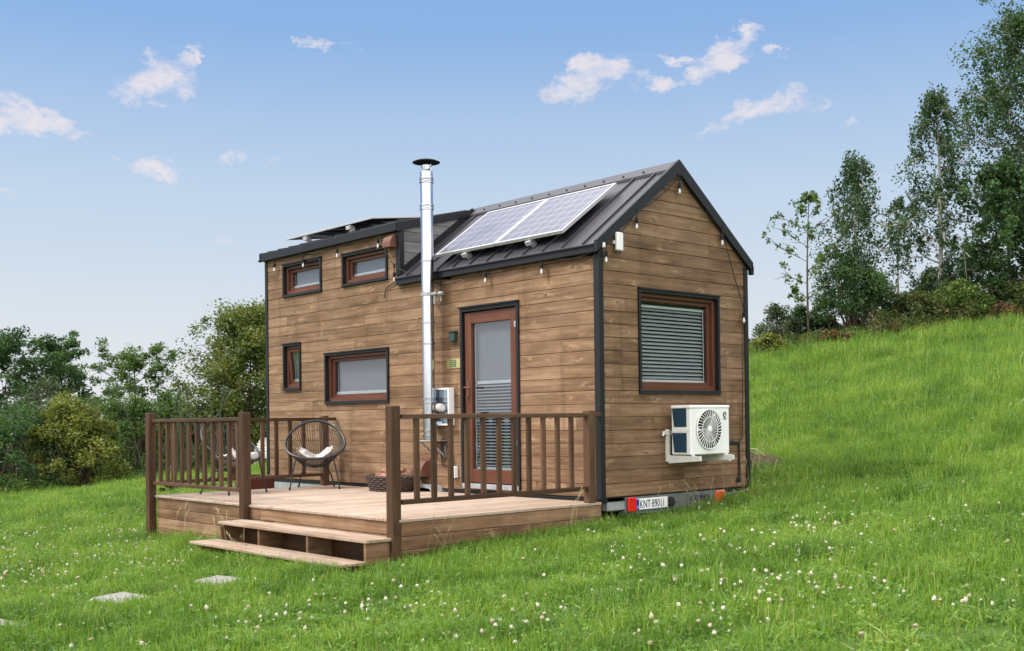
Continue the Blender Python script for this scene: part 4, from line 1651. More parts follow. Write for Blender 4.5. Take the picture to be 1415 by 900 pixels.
# ================================================================== VEGETATION
def leaves_mesh(name, C, size, mat, parent, rs, up=0.35, aspect=0.6, bright=None, hang=0.0):
    """one small folded leaf per centre"""
    n = len(C)
    d = rs.normal(size=(n, 3))
    d[:, 2] = d[:, 2]*0.7-hang
    d /= np.linalg.norm(d, axis=1, keepdims=True)
    nr = rs.normal(size=(n, 3))
    nr[:, 2] += up*3
    nr -= d*(nr*d).sum(1, keepdims=True)
    nr /= np.linalg.norm(nr, axis=1, keepdims=True)+1e-9
    sd = np.cross(d, nr)
    s = (size*rs.uniform(0.65, 1.35, n))[:, None]
    v = np.empty((n, 4, 3))
    v[:, 0] = C-d*s*0.5
    v[:, 1] = C+sd*s*aspect*0.5+nr*s*0.10
    v[:, 2] = C+d*s*0.5-nr*s*0.08
    v[:, 3] = C-sd*s*aspect*0.5+nr*s*0.10
    me = bpy.data.meshes.new(name)
    me.vertices.add(4*n)
    me.vertices.foreach_set('co', v.ravel())
    me.loops.add(4*n)
    me.loops.foreach_set('vertex_index', np.arange(4*n, dtype=np.int32))
    me.polygons.add(n)
    me.polygons.foreach_set('loop_start', np.arange(0, 4*n, 4, dtype=np.int32))
    me.update(calc_edges=True)
    br = bright if bright is not None else rs.random(n)
    at = me.attributes.new('br', 'FLOAT', 'FACE')
    at.data.foreach_set('value', np.clip(br, 0, 1).astype(np.float32))
    me.materials.append(M[mat])
    o = bpy.data.objects.new(name, me)
    COL.objects.link(o)
    if parent is not None:
        o.parent = parent
        o.matrix_parent_inverse = world_of(parent).inverted()
    return o


def tree(name, label, cat, base, h, w, mat, kind='broad', leaves=14000, size=0.10, bark='bark', seed=1, group=None, lean=(0, 0), low=0.15, gap=0.5, clump=1.0, nl=26, trunk_r=None):
    rs = np.random.default_rng(seed)
    x, y, z = base
    root = empty(name, base, label, cat, group)
    B = np.array([x, y, z])
    tips, wood_paths = [], []
    tr = trunk_r or h*0.014
    nseg = 9
    tp = []
    for k in range(nseg+1):
        q = k/nseg
        wob = 0.012*h*np.array([math.sin(3.1*q+seed), math.cos(2.7*q+seed*2), 0])*q
        tp.append(B+np.array([lean[0]*q*h, lean[1]*q*h, q*h*(0.97 if kind != 'broad' else 0.85)-0.2*(k == 0)])+wob)
    wood_paths.append((tp, [tr*(1-0.92*k/nseg)+0.006 for k in range(nseg+1)]))

    def trunk_at(q):
        f = q*nseg
        i = min(int(f), nseg-1)
        return tp[i]*(1-(f-i))+tp[i+1]*(f-i)
    for k in range(nl):
        q = low+(1-low)*(k+rs.uniform(0, 0.8))/nl
        a = k*2.39996+rs.uniform(-0.4, 0.4)
        if kind == 'broad':
            qq = (q-low)/(1-low)
            prof = math.sqrt(max(0.02, 1-(1.75*(qq-0.42))**2))*0.5*w*rs.uniform(0.7, 1.1)
            rise = rs.uniform(0.15, 0.55)+0.5*qq
        elif kind == 'birch':
            qq = (q-low)/(1-low)
            prof = 0.5*w*(1-qq)**0.75*(0.35+0.65*min(1, qq*4+0.3))*rs.uniform(0.55, 1.15)+0.12
            rise = rs.uniform(0.35, 0.8)
        else:   # oval column
            qq = (q-low)/(1-low)
            prof = 0.5*w*math.sqrt(max(0.03, 1-(2*(qq-0.45))**2))*rs.uniform(0.75, 1.1)
            rise = rs.uniform(0.3, 0.7)
        p0 = trunk_at(min(q, 0.99))
        dr = np.array([math.cos(a), math.sin(a), 0])
        pts = []
        for s in range(6):
            t = s/5
            dz = rise*prof*t
            if kind == 'birch':
                dz = rise*prof*t-0.75*prof*max(0, t-0.5)**1.5*2
            wv = rs.normal(size=3)*0.05*prof*t
            pts.append(p0+dr*prof*t+np.array([0, 0, dz])+wv)
        wood_paths.append((pts, [max(0.008, tr*0.42*(1-q*0.6)*(1-0.85*s/5)) for s in range(6)]))
        for s in range(2, 6):
            for _ in range(2 if s < 4 else 3):
                off = rs.normal(size=3)*0.16*prof*clump*(0.6+0.12*s)
                tips.append((pts[s]+off, 0.10*w*clump*rs.uniform(0.6, 1.2)))
                if rs.random() < 0.6:
                    wood_paths.append(([pts[s-1], (pts[s-1]+pts[s]+off)/2, pts[s]+off], [0.010, 0.007, 0.004]))
    top = trunk_at(1.0)
    for _ in range(6):
        tips.append((top+rs.normal(size=3)*0.05*w+np.array([0, 0, -0.02*h]), 0.06*w))
    t = MB()
    for pts, rad in wood_paths:
        t.tube(pts, rad, 6 if rad[0] > 0.03 else 4, cap=False)
    t.build('trunk', bark, root, True, fix=False)
    per = leaves//len(tips)
    Cs, Bs = [], []
    for (c, rad) in tips:
        if rs.random() < gap*0.25:
            continue
        n = int(per*rs.uniform(0.5, 1.5))
        g = rs.normal(size=(n, 3))
        g /= np.linalg.norm(g, axis=1, keepdims=True)
        g *= (rs.random(n)**0.5)[:, None]
        sc = np.array([1.0, 1.0, 0.7]) if kind == 'broad' else (np.array([0.75, 0.75, 1.35]) if kind == 'birch' else np.array([0.9, 0.9, 1.0]))
        pts = c+g*rad*sc
        if kind == 'birch':
            pts[:, 2] -= 0.35*rad*rs.random(n)**2*3
        Cs.append(pts)
        Bs.append(np.clip(rs.normal(0.5+rs.normal()*0.16, 0.17, n), 0, 1))
    Cs = np.concatenate(Cs)
    Bs = np.concatenate(Bs)
    keep = Cs[:, 2] > terrain(Cs[:, 0], Cs[:, 1])+0.05
    leaves_mesh('crown', Cs[keep], size, mat, root, rs, bright=Bs[keep], hang=0.8 if kind == 'birch' else 0.15)
    return root


def bush(name, label, cat, base, w, d, h, mat, leaves=9000, size=0.09, seed=1, group=None, nclump=70, spiky=0.0):
    rs = np.random.default_rng(seed)
    root = empty(name, base, label, cat, group)
    B = np.array(base)
    tips, t = [], MB()
    ax = np.array([r_[0], r_[1], 0])
    ay = np.array([FH[0], FH[1], 0])
    for k in range(nclump):
        a = rs.uniform(0, 2*math.pi)
        e = rs.random()**0.7
        rr = math.sqrt(max(0.0, 1-e*e))*rs.uniform(0.55, 1.0)
        c = B+ax*(rr*math.cos(a)*w/2)+ay*(rr*math.sin(a)*d/2)+np.array([0, 0, e*h*rs.uniform(0.75, 1.05)])
        rad = 0.13*(w+h)/2*rs.uniform(0.6, 1.3)
        tips.append((c, rad))
        if k % 2 == 0:
            st_ = B+ax*rs.normal()*w*0.06+ay*rs.normal()*d*0.06-np.array([0, 0, 0.1])
            mid = st_*0.45+c*0.55+rs.normal(size=3)*0.06*w
            t.tube([st_, mid, c], [0.03*h/2+0.006, 0.016*h/2+0.004, 0.005], 4, cap=False)
    t.build('stems', 'bark', root, True, fix=False)
    per = leaves//nclump
    Cs, Bs = [], []
    for c, rad in tips:
        n = int(per*rs.uniform(0.6, 1.4))
        g = rs.normal(size=(n, 3))
        g /= np.linalg.norm(g, axis=1, keepdims=True)
        g *= (rs.random(n)**0.45)[:, None]
        p = c+g*rad*np.array([1, 1, 0.8+spiky])
        Cs.append(p)
        Bs.append(np.clip(rs.normal(0.5+rs.normal()*0.16, 0.17, n), 0, 1))
    Cs = np.concatenate(Cs)
    Bs = np.concatenate(Bs)
    keep = Cs[:, 2] > terrain(Cs[:, 0], Cs[:, 1])-0.02
    leaves_mesh('foliage', Cs[keep], size, mat, root, rs, bright=Bs[keep], hang=0.0)
    return root


def px_h(py, dep, px):
    """world z of the sight line at a depth"""
    d = ray(px, py)
    return CAM[2]+d[2]*dep/ (d@FH) if False else CAM[2]+d[2]*dep


def place(px, dep, top):
    x, y, z = ground_at(px, dep)
    return (x, y, z), px_h(top, dep, px)-z


GT = 'trees along the left field edge'
GB = 'bushes along the left field edge'
# left side trees
b, h = place(-8, 36, 448)
tree('broadleaf_tree', 'tall dark tree at the far left edge of the field', 'tree', b, h, 4.3, 'leaf_dark', 'broad', 24000, 0.115, seed=3, group=GT, low=0.12)
b, h = place(76, 38, 448)
tree('broadleaf_tree', 'dark broad tree with an airy top behind the yellow green bush', 'tree', b, h, 3.1, 'leaf_dark', 'broad', 17000, 0.115, seed=8, group=GT, low=0.10, gap=0.9)
b, h = place(186, 42, 464)
tree('broadleaf_tree', 'spreading airy tree with sky showing through, between dark tree and pale poplar', 'tree', b, h, 3.4, 'leaf_mid', 'broad', 14000, 0.11, seed=15, group=GT, low=0.34, gap=1.0, clump=0.85)
b, h = place(345, 33, 428)
tree('poplar_tree', 'pale green poplar standing just beside the far house corner', 'tree', b, h, 3.4, 'leaf_poplar', 'oval', 42000, 0.095, seed=5, group=GT, low=0.06, gap=0.15, nl=46, clump=1.15)
# left bushes
LB = [
    (20, 28, 565, 4.2, 'leaf_dark', 'dark shadowy bush at the far left of the hedge', 10000, 31),
    (72, 31, 535, 3.6, 'leaf_grey', 'grey green willow bush behind the yellow green one', 9000, 32),
    (102, 28, 548, 2.9, 'leaf_yellow', 'rounded yellow green bush in the left hedge', 13000, 33),
    (180, 31, 552, 3.0, 'leaf_mid', 'green bush right of the yellow green bush', 11000, 34),
    (238, 34, 545, 3.4, 'leaf_mid', 'dense green bush behind the terrace corner post', 11000, 35),
    (300, 33, 546, 3.2, 'leaf_grey', 'dull green bush below the pale poplar', 9000, 36),
    (140, 35, 536, 3.6, 'leaf_mid', 'dark bush filling the gap under the airy tree', 9000, 37),
    (265, 38, 542, 4.4, 'leaf_mid', 'dark bush far behind the terrace railing', 9000, 38),
    (-45, 29, 520, 4.5, 'leaf_dark', 'tall dark bush cut off at the left end of the hedge', 9000, 39),
    (350, 36, 548, 4.0, 'leaf_dark', 'dark bush behind the poplar trunk', 8000, 40),
]
for (px_, dep, top, w, mt_, lab, nlv, sd) in LB:
    b, h = place(px_, dep, top)
    bush('hedge_bush', lab, 'bush', b, w, w*0.8, h, mt_, nlv, 0.085, sd, GB)
# tall weeds by the bushes
b, h = place(272, 27, 522)
rs_ = np.random.default_rng(77)
t = MB()
wr = empty('tall_weed', b, 'tall thin weeds with dark seed heads standing above the hedge', 'weed')
for k in range(16):
    ox, oy = rs_.normal()*0.5, rs_.normal()*0.4
    hh = h*rs_.uniform(0.6, 1.0)
    p0 = Vector((b[0]+ox*r_[0], b[1]+ox*r_[1], b[2]-0.05))
    p0 += Vector((FH[0]*oy, FH[1]*oy, 0))
    tip = p0+Vector((r_[0], r_[1], 0))*rs_.normal()*0.35+Vector((0, 0, hh))
    md = (p0+tip)/2+Vector((0, 0, 0.1))
    t.tube([p0, md, tip-(tip-md)*0.3, tip-(tip-md)*0.12, tip], [0.016, 0.012, 0.010, 0.034, 0.006], 5)
t.build('stalks', 'leaf_grey', wr)
b2, h2 = place(238, 21.5, 668)
bush('weed_clump', 'low brownish weed clump in the grass behind the terrace', 'weed', b2, 0.55, 0.5, max(0.3, h2), 'dryplant', 900, 0.06, 55, None, 14)

# right side trees on the bank
GR = 'trees on the bank above the field'
b, h = place(1119, 31, 262)
tree('sapling', 'thin sapling with sparse leaves left of the birch', 'tree', b, h, 1.9, 'leaf_mid', 'oval', 2400, 0.105, 'bark', 61, GR, low=0.18, gap=1.2, clump=0.8, nl=17, trunk_r=0.032)
b, h = place(1183, 32, 212)
tree('birch_tree', 'slender birch with wispy crown above a dark bush', 'tree', b, h, 3.6, 'leaf_birch', 'birch', 11000, 0.095, 'birch', 62, GR, low=0.22, gap=1.3, nl=34, trunk_r=0.06, clump=0.85)
b, h = place(1302, 32, 118)
tree('birch_tree', 'tall birch left of the biggest tree on the bank', 'tree', b, h, 3.1, 'leaf_birch', 'birch', 13500, 0.095, 'birch', 63, GR, low=0.12, gap=1.0, nl=44, trunk_r=0.075, clump=0.9)
b, h = place(1428, 33, 14)
tree('birch_tree', 'biggest birch with drooping branches at the picture edge', 'tree', b, h, 4.3, 'leaf_birch', 'oval', 44000, 0.10, 'birch', 64, GR, low=0.22, gap=0.7, nl=60, trunk_r=0.12)
b, h = place(1398, 31, 225)
tree('broadleaf_tree', 'dark broadleaf tree in front of the biggest birch', 'tree', b, h, 2.5, 'leaf_dark', 'oval', 13000, 0.12, 'bark', 66, GR, low=0.1, gap=0.4, nl=34)
b, h = place(1243, 34, 270)
tree('birch_tree', 'small leaning birch between the two taller birches', 'tree', b, h, 2.0, 'leaf_birch', 'birch', 2600, 0.10, 'birch', 67, GR, lean=(0.02, 0.0), low=0.45, gap=1.4, nl=20, trunk_r=0.04, clump=0.8)
GRB = 'bushes on the bank above the field'
RB = [
    (1180, 31, 345, 2.6, 'leaf_dark', 'dense dark bush round the foot of the slender birch', 13000, 71),
    (1215, 32, 385, 2.2, 'leaf_mid', 'dark bush right of the slender birch foot', 8000, 72),
    (1078, 31, 418, 1.5, 'leaf_grey', 'pale airy bush at the left end of the bank', 3800, 73),
    (1118, 32, 425, 2.0, 'leaf_dark', 'low dark bush under the thin sapling', 7000, 74),
    (1268, 30.5, 402, 2.0, 'weed', 'green bush on the bank beneath the tall birch', 9000, 75),
    (1325, 30.5, 388, 2.3, 'leaf_bright', 'wide green bush on the bank right of the tall birch', 10000, 76),
    (1400, 30.5, 388, 2.4, 'weed', 'brownish green bush on the bank at the picture edge', 9000, 77),
    (1300, 33, 375, 2.4, 'leaf_bright', 'dull green bush behind the bank below the tall birch', 8000, 78),
    (1360, 33.5, 340, 3.0, 'leaf_dark', 'dark bush behind the bank under the biggest birch', 9000, 79),
    (1064, 29.6, 462, 1.2, 'leaf_yellow', 'low yellow green bush near the house roofless corner', 3500, 80),
    (1450, 30.5, 370, 2.6, 'leaf_mid', 'green bush on the bank cut off by the picture edge', 8000, 81),
]
for (px_, dep, top, w, mt_, lab, nlv, sd) in RB:
    b, h = place(px_, dep, top)
    bush('bank_bush', lab.replace('house roofless corner', 'gable corner of the house'), 'bush', b, w, w*0.8, max(0.4, h), mt_, nlv, 0.075, sd, GRB)
for (px_, dep, w, h, lab, sd) in ((1152, 29.3, 1.1, 0.45, 'reddish dry plants on the bank under the slender birch', 91), (1388, 29.6, 1.3, 0.55, 'reddish dry plants on the bank at the picture edge', 92), (1235, 29.5, 0.9, 0.4, 'reddish dry plants on the bank between the bushes', 93)):
    b = ground_at(px_, dep)
    bush('dry_plants', lab, 'plants', b, w, 0.6, h, 'dryplant', 1600, 0.07, sd, 'dry plants on the bank', 18, 0.4)


# --- ground cover that nobody could count
def undergrowth(name, spots, mat, n, size, seed, hmax):
    rs = np.random.default_rng(seed)
    Cs, Bs = [], []
    for (pa, da, pb, db, depth, hh) in spots:
        k = n//len(spots)
        q = rs.random(k)
        dd = (da+(db-da)*q)+rs.random(k)*depth
        pp = pa+(pb-pa)*q
        lat = (pp-707.5)/FPX
        x = CAM[0]+dd*(FH[0]+r_[0]*lat)
        y = CAM[1]+dd*(FH[1]+r_[1]*lat)
        bump = 0.5+0.5*np.sin(pp*0.11+dd*2.1)*np.sin(pp*0.047+1)
        z = terrain(x, y)+rs.random(k)**1.3*hh*(0.35+0.65*bump)
        Cs.append(np.stack([x, y, z], 1))
        Bs.append(np.clip(0.5+0.25*np.sin(pp*0.2+dd)+rs.normal(size=k)*0.2, 0, 1))
    o = leaves_mesh(name, np.concatenate(Cs), size, M and mat, None, rs, up=0.1, aspect=0.35, bright=np.concatenate(Bs))
    o['kind'] = 'stuff'
    return o


undergrowth('undergrowth', [(1030, 29.6, 1250, 29.2, 3.0, 0.55), (1200, 29.2, 1480, 29.4, 3.0, 0.9)], 'weed', 26000, 0.10, 101, 1.0)
tag(bpy.data.objects['undergrowth'], 'mixed green and reddish undergrowth along the foot of the bank', 'undergrowth')
o = undergrowth('undergrowth', [(-80, 24.5, 215, 29.5, 3.0, 0.6), (200, 29.5, 380, 33, 2.5, 0.8)], 'leaf_mid', 26000, 0.10, 102, 1.0)
tag(o, 'low dark undergrowth along the foot of the left hedge', 'undergrowth')

# ------------------------------------------------------------------ ground
ss = np.concatenate([np.linspace(-300, -40, 14), np.linspace(-30, 2, 17), np.arange(3, 44, 0.5), np.geomspace(45, 2500, 26)])
rr_ = np.concatenate([-np.geomspace(1800, 31, 18), np.arange(-30, 30.1, 0.6), np.geomspace(31, 1800, 18)])
S_, R_ = np.meshgrid(ss, rr_, indexing='ij')
gxs = CAM[0]+S_*FH[0]+R_*r_[0]
gys = CAM[1]+S_*FH[1]+R_*r_[1]
gzs = terrain(gxs, gys)
ni, nj = S_.shape
me = bpy.data.meshes.new('ground')
idx = np.arange(ni*nj).reshape(ni, nj)
faces = np.stack([idx[:-1, :-1], idx[:-1, 1:], idx[1:, 1:], idx[1:, :-1]], -1).reshape(-1, 4)
me.from_pydata(np.stack([gxs, gys, gzs], -1).reshape(-1, 3).tolist(), [], faces[:, ::-1].tolist())
me.polygons.foreach_set('use_smooth', [True]*len(me.polygons))
go = bpy.data.objects.new('ground', me)
COL.objects.link(go)
go['kind'] = 'structure'
mt, nt, b, out = newmat('lawn_soil')
pos = N(nt, 'ShaderNodeNewGeometry').outputs['Position']
n1 = noise(nt, pos, 0.5, 5, 0.6)
n2 = noise(nt, pos, 14, 4, 0.7)
c1 = ramp(nt, n1, [(0.3, (0.035, 0.075, 0.014)), (0.7, (0.07, 0.12, 0.022))])
c2 = mixc(nt, smooth(nt, n2, 0.55, 0.75), c1, (0.06, 0.05, 0.025))
nt.links.new(c2, b.inputs['Base Color'])
b.inputs['Roughness'].default_value = 0.95
b.inputs['Specular IOR Level'].default_value = 0.1
me.materials.append(mt)

# far hills across the valley, behind the viewpoint: the windows mirror them
t = MB()
vs, fs = [], []
na, nb_ = 90, 6
for i in range(na):
    az = R(-125+190*i/(na-1)) + math.pi
    az = math.atan2(-1, -0.3)+(-1.5+2.6*i/(na-1))
    for j in range(nb_):
        q = j/(nb_-1)
        dist = 620+420*q
        hgt = (26+14*math.sin(az*4+1)+8*math.sin(az*11)+3*math.sin(az*27))*math.sin(q*math.pi/2)
        vs.append((dist*math.cos(az), dist*math.sin(az), -9+hgt))
for i in range(na-1):
    for j in range(nb_-1):
        a = i*nb_+j
        fs.append((a, a+1, a+nb_+1, a+nb_))
t.add(vs, fs)
M['hill'] = simple('wooded_far_hills', (0.045, 0.060, 0.055), 0.95, 0, 0.1, 0.4, 0.05)
o = t.build('hills', 'hill', None, True)
o['kind'] = 'structure'


# ------------------------------------------------------------------ grass
def tuft_mesh(name, n, rad, hmin, hmax, wid, seed, mat, lean=0.55, clover=0):
    rs = np.random.default_rng(seed)
    vs, fs, br, tt = [], [], [], []
    for k in range(n):
        a, q = rs.uniform(0, 2*math.pi), math.sqrt(rs.random())*rad
        b0 = np.array([q*math.cos(a), q*math.sin(a), -0.01])
        h = rs.uniform(hmin, hmax)*(0.75+0.5*rs.random())
        da = rs.uniform(0, 2*math.pi)
        ln = abs(rs.normal())*lean*h
        d = np.array([math.cos(da), math.sin(da), 0])
        wa = rs.uniform(0, 2*math.pi)
        wv = np.array([math.cos(wa), math.sin(wa), 0])*wid*rs.uniform(0.6, 1.3)/2
        p1 = b0+d*ln*0.35+np.array([0, 0, h*0.55])
        p2 = b0+d*ln*1.0+np.array([0, 0, h*(1.0-0.25*min(1, ln/h))])
        i = len(vs)
        vs += [b0-wv, b0+wv, p1-wv*0.8, p1+wv*0.8, p2]
        fs += [(i, i+1, i+3, i+2), (i+2, i+3, i+4)]
        r0 = rs.random()
        br += [r0, r0]
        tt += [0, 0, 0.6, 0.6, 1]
    for k in range(clover):
        a, q = rs.uniform(0, 2*math.pi), math.sqrt(rs.random())*rad
        c = np.array([q*math.cos(a), q*math.sin(a), rs.uniform(0.03, hmax*0.7)])
        s = rs.uniform(0.008, 0.013)
        a0 = rs.uniform(0, 6)
        for l in range(3):
            an = a0+l*2.094
            d = np.array([math.cos(an), math.sin(an), rs.uniform(-0.1, 0.4)])
            e = np.array([-math.sin(an), math.cos(an), 0])
            i = len(vs)
            vs += [c, c+d*s+e*s*0.7, c+d*s*1.9, c+d*s-e*s*0.7]
            fs += [(i, i+1, i+2, i+3)]
            br += [0.25+0.1*rs.random()]
            tt += [0.6, 0.7, 0.7, 0.7]
    me = bpy.data.meshes.new(name)
    me.from_pydata([tuple(v) for v in vs], [], fs)
    at = me.attributes.new('br', 'FLOAT', 'FACE')
    at.data.foreach_set('value', np.array(br, np.float32))
    at = me.attributes.new('tt', 'FLOAT', 'POINT')
    at.data.foreach_set('value', np.array(tt, np.float32))
    me.materials.append(mat)
    return bpy.data.objects.new(name, me)


def grassmat():
    mt, nt, b, out = newmat('meadow_grass')
    br = N(nt, 'ShaderNodeAttribute', attribute_name='br').outputs['Fac']
    tt = N(nt, 'ShaderNodeAttribute', attribute_name='tt').outputs['Fac']
    pos = N(nt, 'ShaderNodeNewGeometry').outputs['Position']
    tone = N(nt, 'ShaderNodeAttribute', attribute_name='tone', attribute_type='INSTANCER').outputs['Fac']
    n1 = noise(nt, pos, 0.55, 4, 0.6)
    n2 = noise(nt, pos, 2.6, 3, 0.6)
    n3 = noise(nt, pos, 9.0, 3, 0.6)
    f = math_(nt, 'MULTIPLY_ADD', br, 0.50, math_(nt, 'MULTIPLY_ADD', n1, 0.50, math_(nt, 'MULTIPLY_ADD', n2, 0.35, math_(nt, 'MULTIPLY', n3, 0.30))))
    f = math_(nt, 'ADD', math_(nt, 'SUBTRACT', f, 0.20), tone)
    col = ramp(nt, f, [(0.28, (0.019, 0.074, 0.012)), (0.62, (0.094, 0.222, 0.022)), (0.95, (0.280, 0.385, 0.075))])
    col = mixc(nt, smooth(nt, br, 0.955, 0.97), col, (0.26, 0.23, 0.10))
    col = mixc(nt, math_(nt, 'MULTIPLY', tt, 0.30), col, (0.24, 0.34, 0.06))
    nt.links.new(col, b.inputs['Base Color'])
    b.inputs['Roughness'].default_value = 0.45
    b.inputs['Specular IOR Level'].default_value = 0.35
    t = N(nt, 'ShaderNodeBsdfTranslucent')
    nt.links.new(mixc(nt, 1.0, col, (1.3, 1.25, 0.6), 'MULTIPLY'), t.inputs[0])
    mx = N(nt, 'ShaderNodeMixShader', i_0=0.4)
    nt.links.new(b.outputs[0], mx.inputs[1])
    nt.links.new(t.outputs[0], mx.inputs[2])
    nt.links.new(mx.outputs[0], out.inputs[0])
    return mt


GM = grassmat()


def scatter(name, P, rot, scl, pick, sources, tone=None):
    """points carrying instances of the source meshes"""
    me = bpy.data.meshes.new(name)
    me.vertices.add(len(P))
    me.vertices.foreach_set('co', np.asarray(P, float).ravel())
    if tone is None:
        tone = np.zeros(len(P))
    for nm, typ, key, arr in (('tone', 'FLOAT', 'value', tone), ('rot', 'FLOAT_VECTOR', 'vector', rot), ('scl', 'FLOAT_VECTOR', 'vector', scl), ('pick', 'INT', 'value', pick)):
        at = me.attributes.new(nm, typ, 'POINT')
        at.data.foreach_set(key, np.asarray(arr, np.int32 if typ == 'INT' else np.float32).ravel())
    o = bpy.data.objects.new(name, me)
    COL.objects.link(o)
    ng = bpy.data.node_groups.new(name+'_scatter', 'GeometryNodeTree')
    ng.interface.new_socket('Geometry', in_out='INPUT', socket_type='NodeSocketGeometry')
    ng.interface.new_socket('Geometry', in_out='OUTPUT', socket_type='NodeSocketGeometry')
    gi = ng.nodes.new('NodeGroupInput')
    gout = ng.nodes.new('NodeGroupOutput')
    iop = ng.nodes.new('GeometryNodeInstanceOnPoints')
    g2i = ng.nodes.new('GeometryNodeGeometryToInstance')
    for s in reversed(sources):
        oi = ng.nodes.new('GeometryNodeObjectInfo')
        oi.inputs['Object'].default_value = s
        ng.links.new(oi.outputs['Geometry'], g2i.inputs[0])
    def attr(nm, typ):
        n = ng.nodes.new('GeometryNodeInputNamedAttribute')
        n.data_type = typ
        n.inputs['Name'].default_value = nm
        return n.outputs['Attribute']
    ng.links.new(gi.outputs[0], iop.inputs['Points'])
    ng.links.new(g2i.outputs[0], iop.inputs['Instance'])
    iop.inputs['Pick Instance'].default_value = True
    ng.links.new(attr('pick', 'INT'), iop.inputs['Instance Index'])
    er = ng.nodes.new('FunctionNodeEulerToRotation')
    ng.links.new(attr('rot', 'FLOAT_VECTOR'), er.inputs[0])
    ng.links.new(er.outputs[0], iop.inputs['Rotation'])
    ng.links.new(attr('scl', 'FLOAT_VECTOR'), iop.inputs['Scale'])
    ng.links.new(iop.outputs[0], gout.inputs[0])
    md = o.modifiers.new('scatter', 'NODES')
    md.node_group = ng
    return o


def wedge(s0, s1, dens, rs):
    """random ground points in the view wedge, with a margin"""
    A = 0.47*1.22
    area = A*(s1*s1-s0*s0)+2.4*(s1-s0)
    n = int(area*dens)
    s = np.sqrt(rs.random(n)*(s1*s1-s0*s0)+s0*s0)
    r = (rs.random(n)*2-1)*(A*s+1.2)
    x = CAM[0]+s*FH[0]+r*r_[0]
    y = CAM[1]+s*FH[1]+r*r_[1]
    return x, y, s


def clear(x, y, pad=0.0):
    k = ~((x > L+0.15) & (x < -0.12) & (y > -0.1) & (y < W-0.1))
    k &= ~((x > DX0+0.0-pad) & (x < DX1+0.0+pad) & (y > DY0-pad) & (y < 0.1))
    k &= ~((x > SX0-0.02) & (x < SX1+0.06) & (y > -3.16) & (y < -2.5))
    for (px_, py_) in SLABS:
        k &= ~((abs(x-px_) < 0.27) & (abs(y-py_) < 0.19))
    k &= ~(np.hypot(x+1.35, y-4.35) < 0.42)
    k &= ~((abs(x+5.28) < 0.25) & (abs(y+1.0) < 0.2))
    return k


def vnoise(x, y, sc, seed):
    """cheap smooth noise in 0..1 for patchiness"""
    rs = np.random.default_rng(seed)
    out = np.zeros_like(x)
    for k in range(7):
        a = rs.uniform(0, 6.28)
        f = sc*rs.uniform(0.6, 1.7)
        out += np.sin((x*math.cos(a)+y*math.sin(a))*f+rs.uniform(0, 6.28))
    return 0.5+0.5*np.tanh(out/2.2)


grs = np.random.default_rng(11)
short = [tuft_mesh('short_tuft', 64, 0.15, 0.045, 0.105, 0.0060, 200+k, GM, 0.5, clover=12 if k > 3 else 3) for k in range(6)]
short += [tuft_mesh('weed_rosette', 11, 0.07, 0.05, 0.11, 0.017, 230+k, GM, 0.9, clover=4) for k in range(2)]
PX, PY, SC = [], [], []
for (s0, s1, dens, sc) in ((4.0, 10.0, 75, 1.0), (10.0, 17.0, 55, 1.1), (17.0, 26.0, 30, 1.45), (26.0, 37.0, 20, 1.8)):
    x, y, s = wedge(s0, s1, dens, grs)
    k = clear(x, y)
    x, y = x[k], y[k]
    hill = np.clip((y-2.0+0.4*(x+2))/6.0, 0, 1)*(x > -16)
    z_sc = sc*(0.45+0.65*vnoise(x, y, 1.3, 5)+0.65*vnoise(x, y, 5.5, 6)+0.9*hill)
    PX.append(x)
    PY.append(y)
    SC.append(np.stack([np.full_like(x, sc), np.full_like(x, sc), z_sc*(0.6+0.8*grs.random(len(x)))*np.where((x > -0.1) & (x < 1.0) & (y > 0) & (y < 2.4), 0.7, 1)], 1))
# longer unmown grass along the terrace, steps and house
ed = []
for (a, b_, n) in (((DX1+0.04, -2.5), (DX1+0.04, 0.0), 60), ((DX0-0.1, -2.62), (-2.7, -2.62), 70), ((-2.7, -3.24), (0.1, -3.27), 150), ((0.05, 0.05), (0.1, 2.6), 30), ((0.0, 2.6), (-0.6, 4.4), 60), ((DX0-0.1, -2.5), (DX0-0.1, 0), 50)):
    q = grs.random(n)
    ed.append(np.stack([a[0]+(b_[0]-a[0])*q+grs.normal(size=n)*0.05, a[1]+(b_[1]-a[1])*q+grs.normal(size=n)*0.05], 1))
ed = np.concatenate(ed)
PX.append(ed[:, 0])
PY.append(ed[:, 1])
SC.append(np.stack([np.full(len(ed), 0.8), np.full(len(ed), 0.8), grs.uniform(0.9, 1.9, len(ed))], 1))
PX, PY, SC = np.concatenate(PX), np.concatenate(PY), np.concatenate(SC)
P = np.stack([PX, PY, terrain(PX, PY)], 1)
rot = np.stack([grs.normal(size=len(P))*0.16, grs.normal(size=len(P))*0.16, grs.uniform(0, 6.28, len(P))], 1)
far = np.clip(((PX-CAM[0])*FH[0]+(PY-CAM[1])*FH[1]-9)/12, 0, 1)
clump = vnoise(PX, PY, 3.2, 31)*0.5+vnoise(PX, PY, 8.0, 32)*0.5-0.5
tone = grs.normal(size=len(P))*(0.07+0.07*far)+clump*0.34+0.03
pick = grs.integers(0, 6, len(P))
weedy = (grs.random(len(P)) < 0.03+0.10*(vnoise(PX, PY, 1.6, 33) > 0.72))
pick = np.where(weedy, grs.integers(6, 8, len(P)), pick)
SC[weedy, 2] = SC[weedy, 0]*grs.uniform(0.7, 1.1, int(weedy.sum()))
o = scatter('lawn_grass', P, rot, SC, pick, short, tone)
tag(o, 'short green meadow grass covering the sloping lawn', 'grass', kind='stuff')


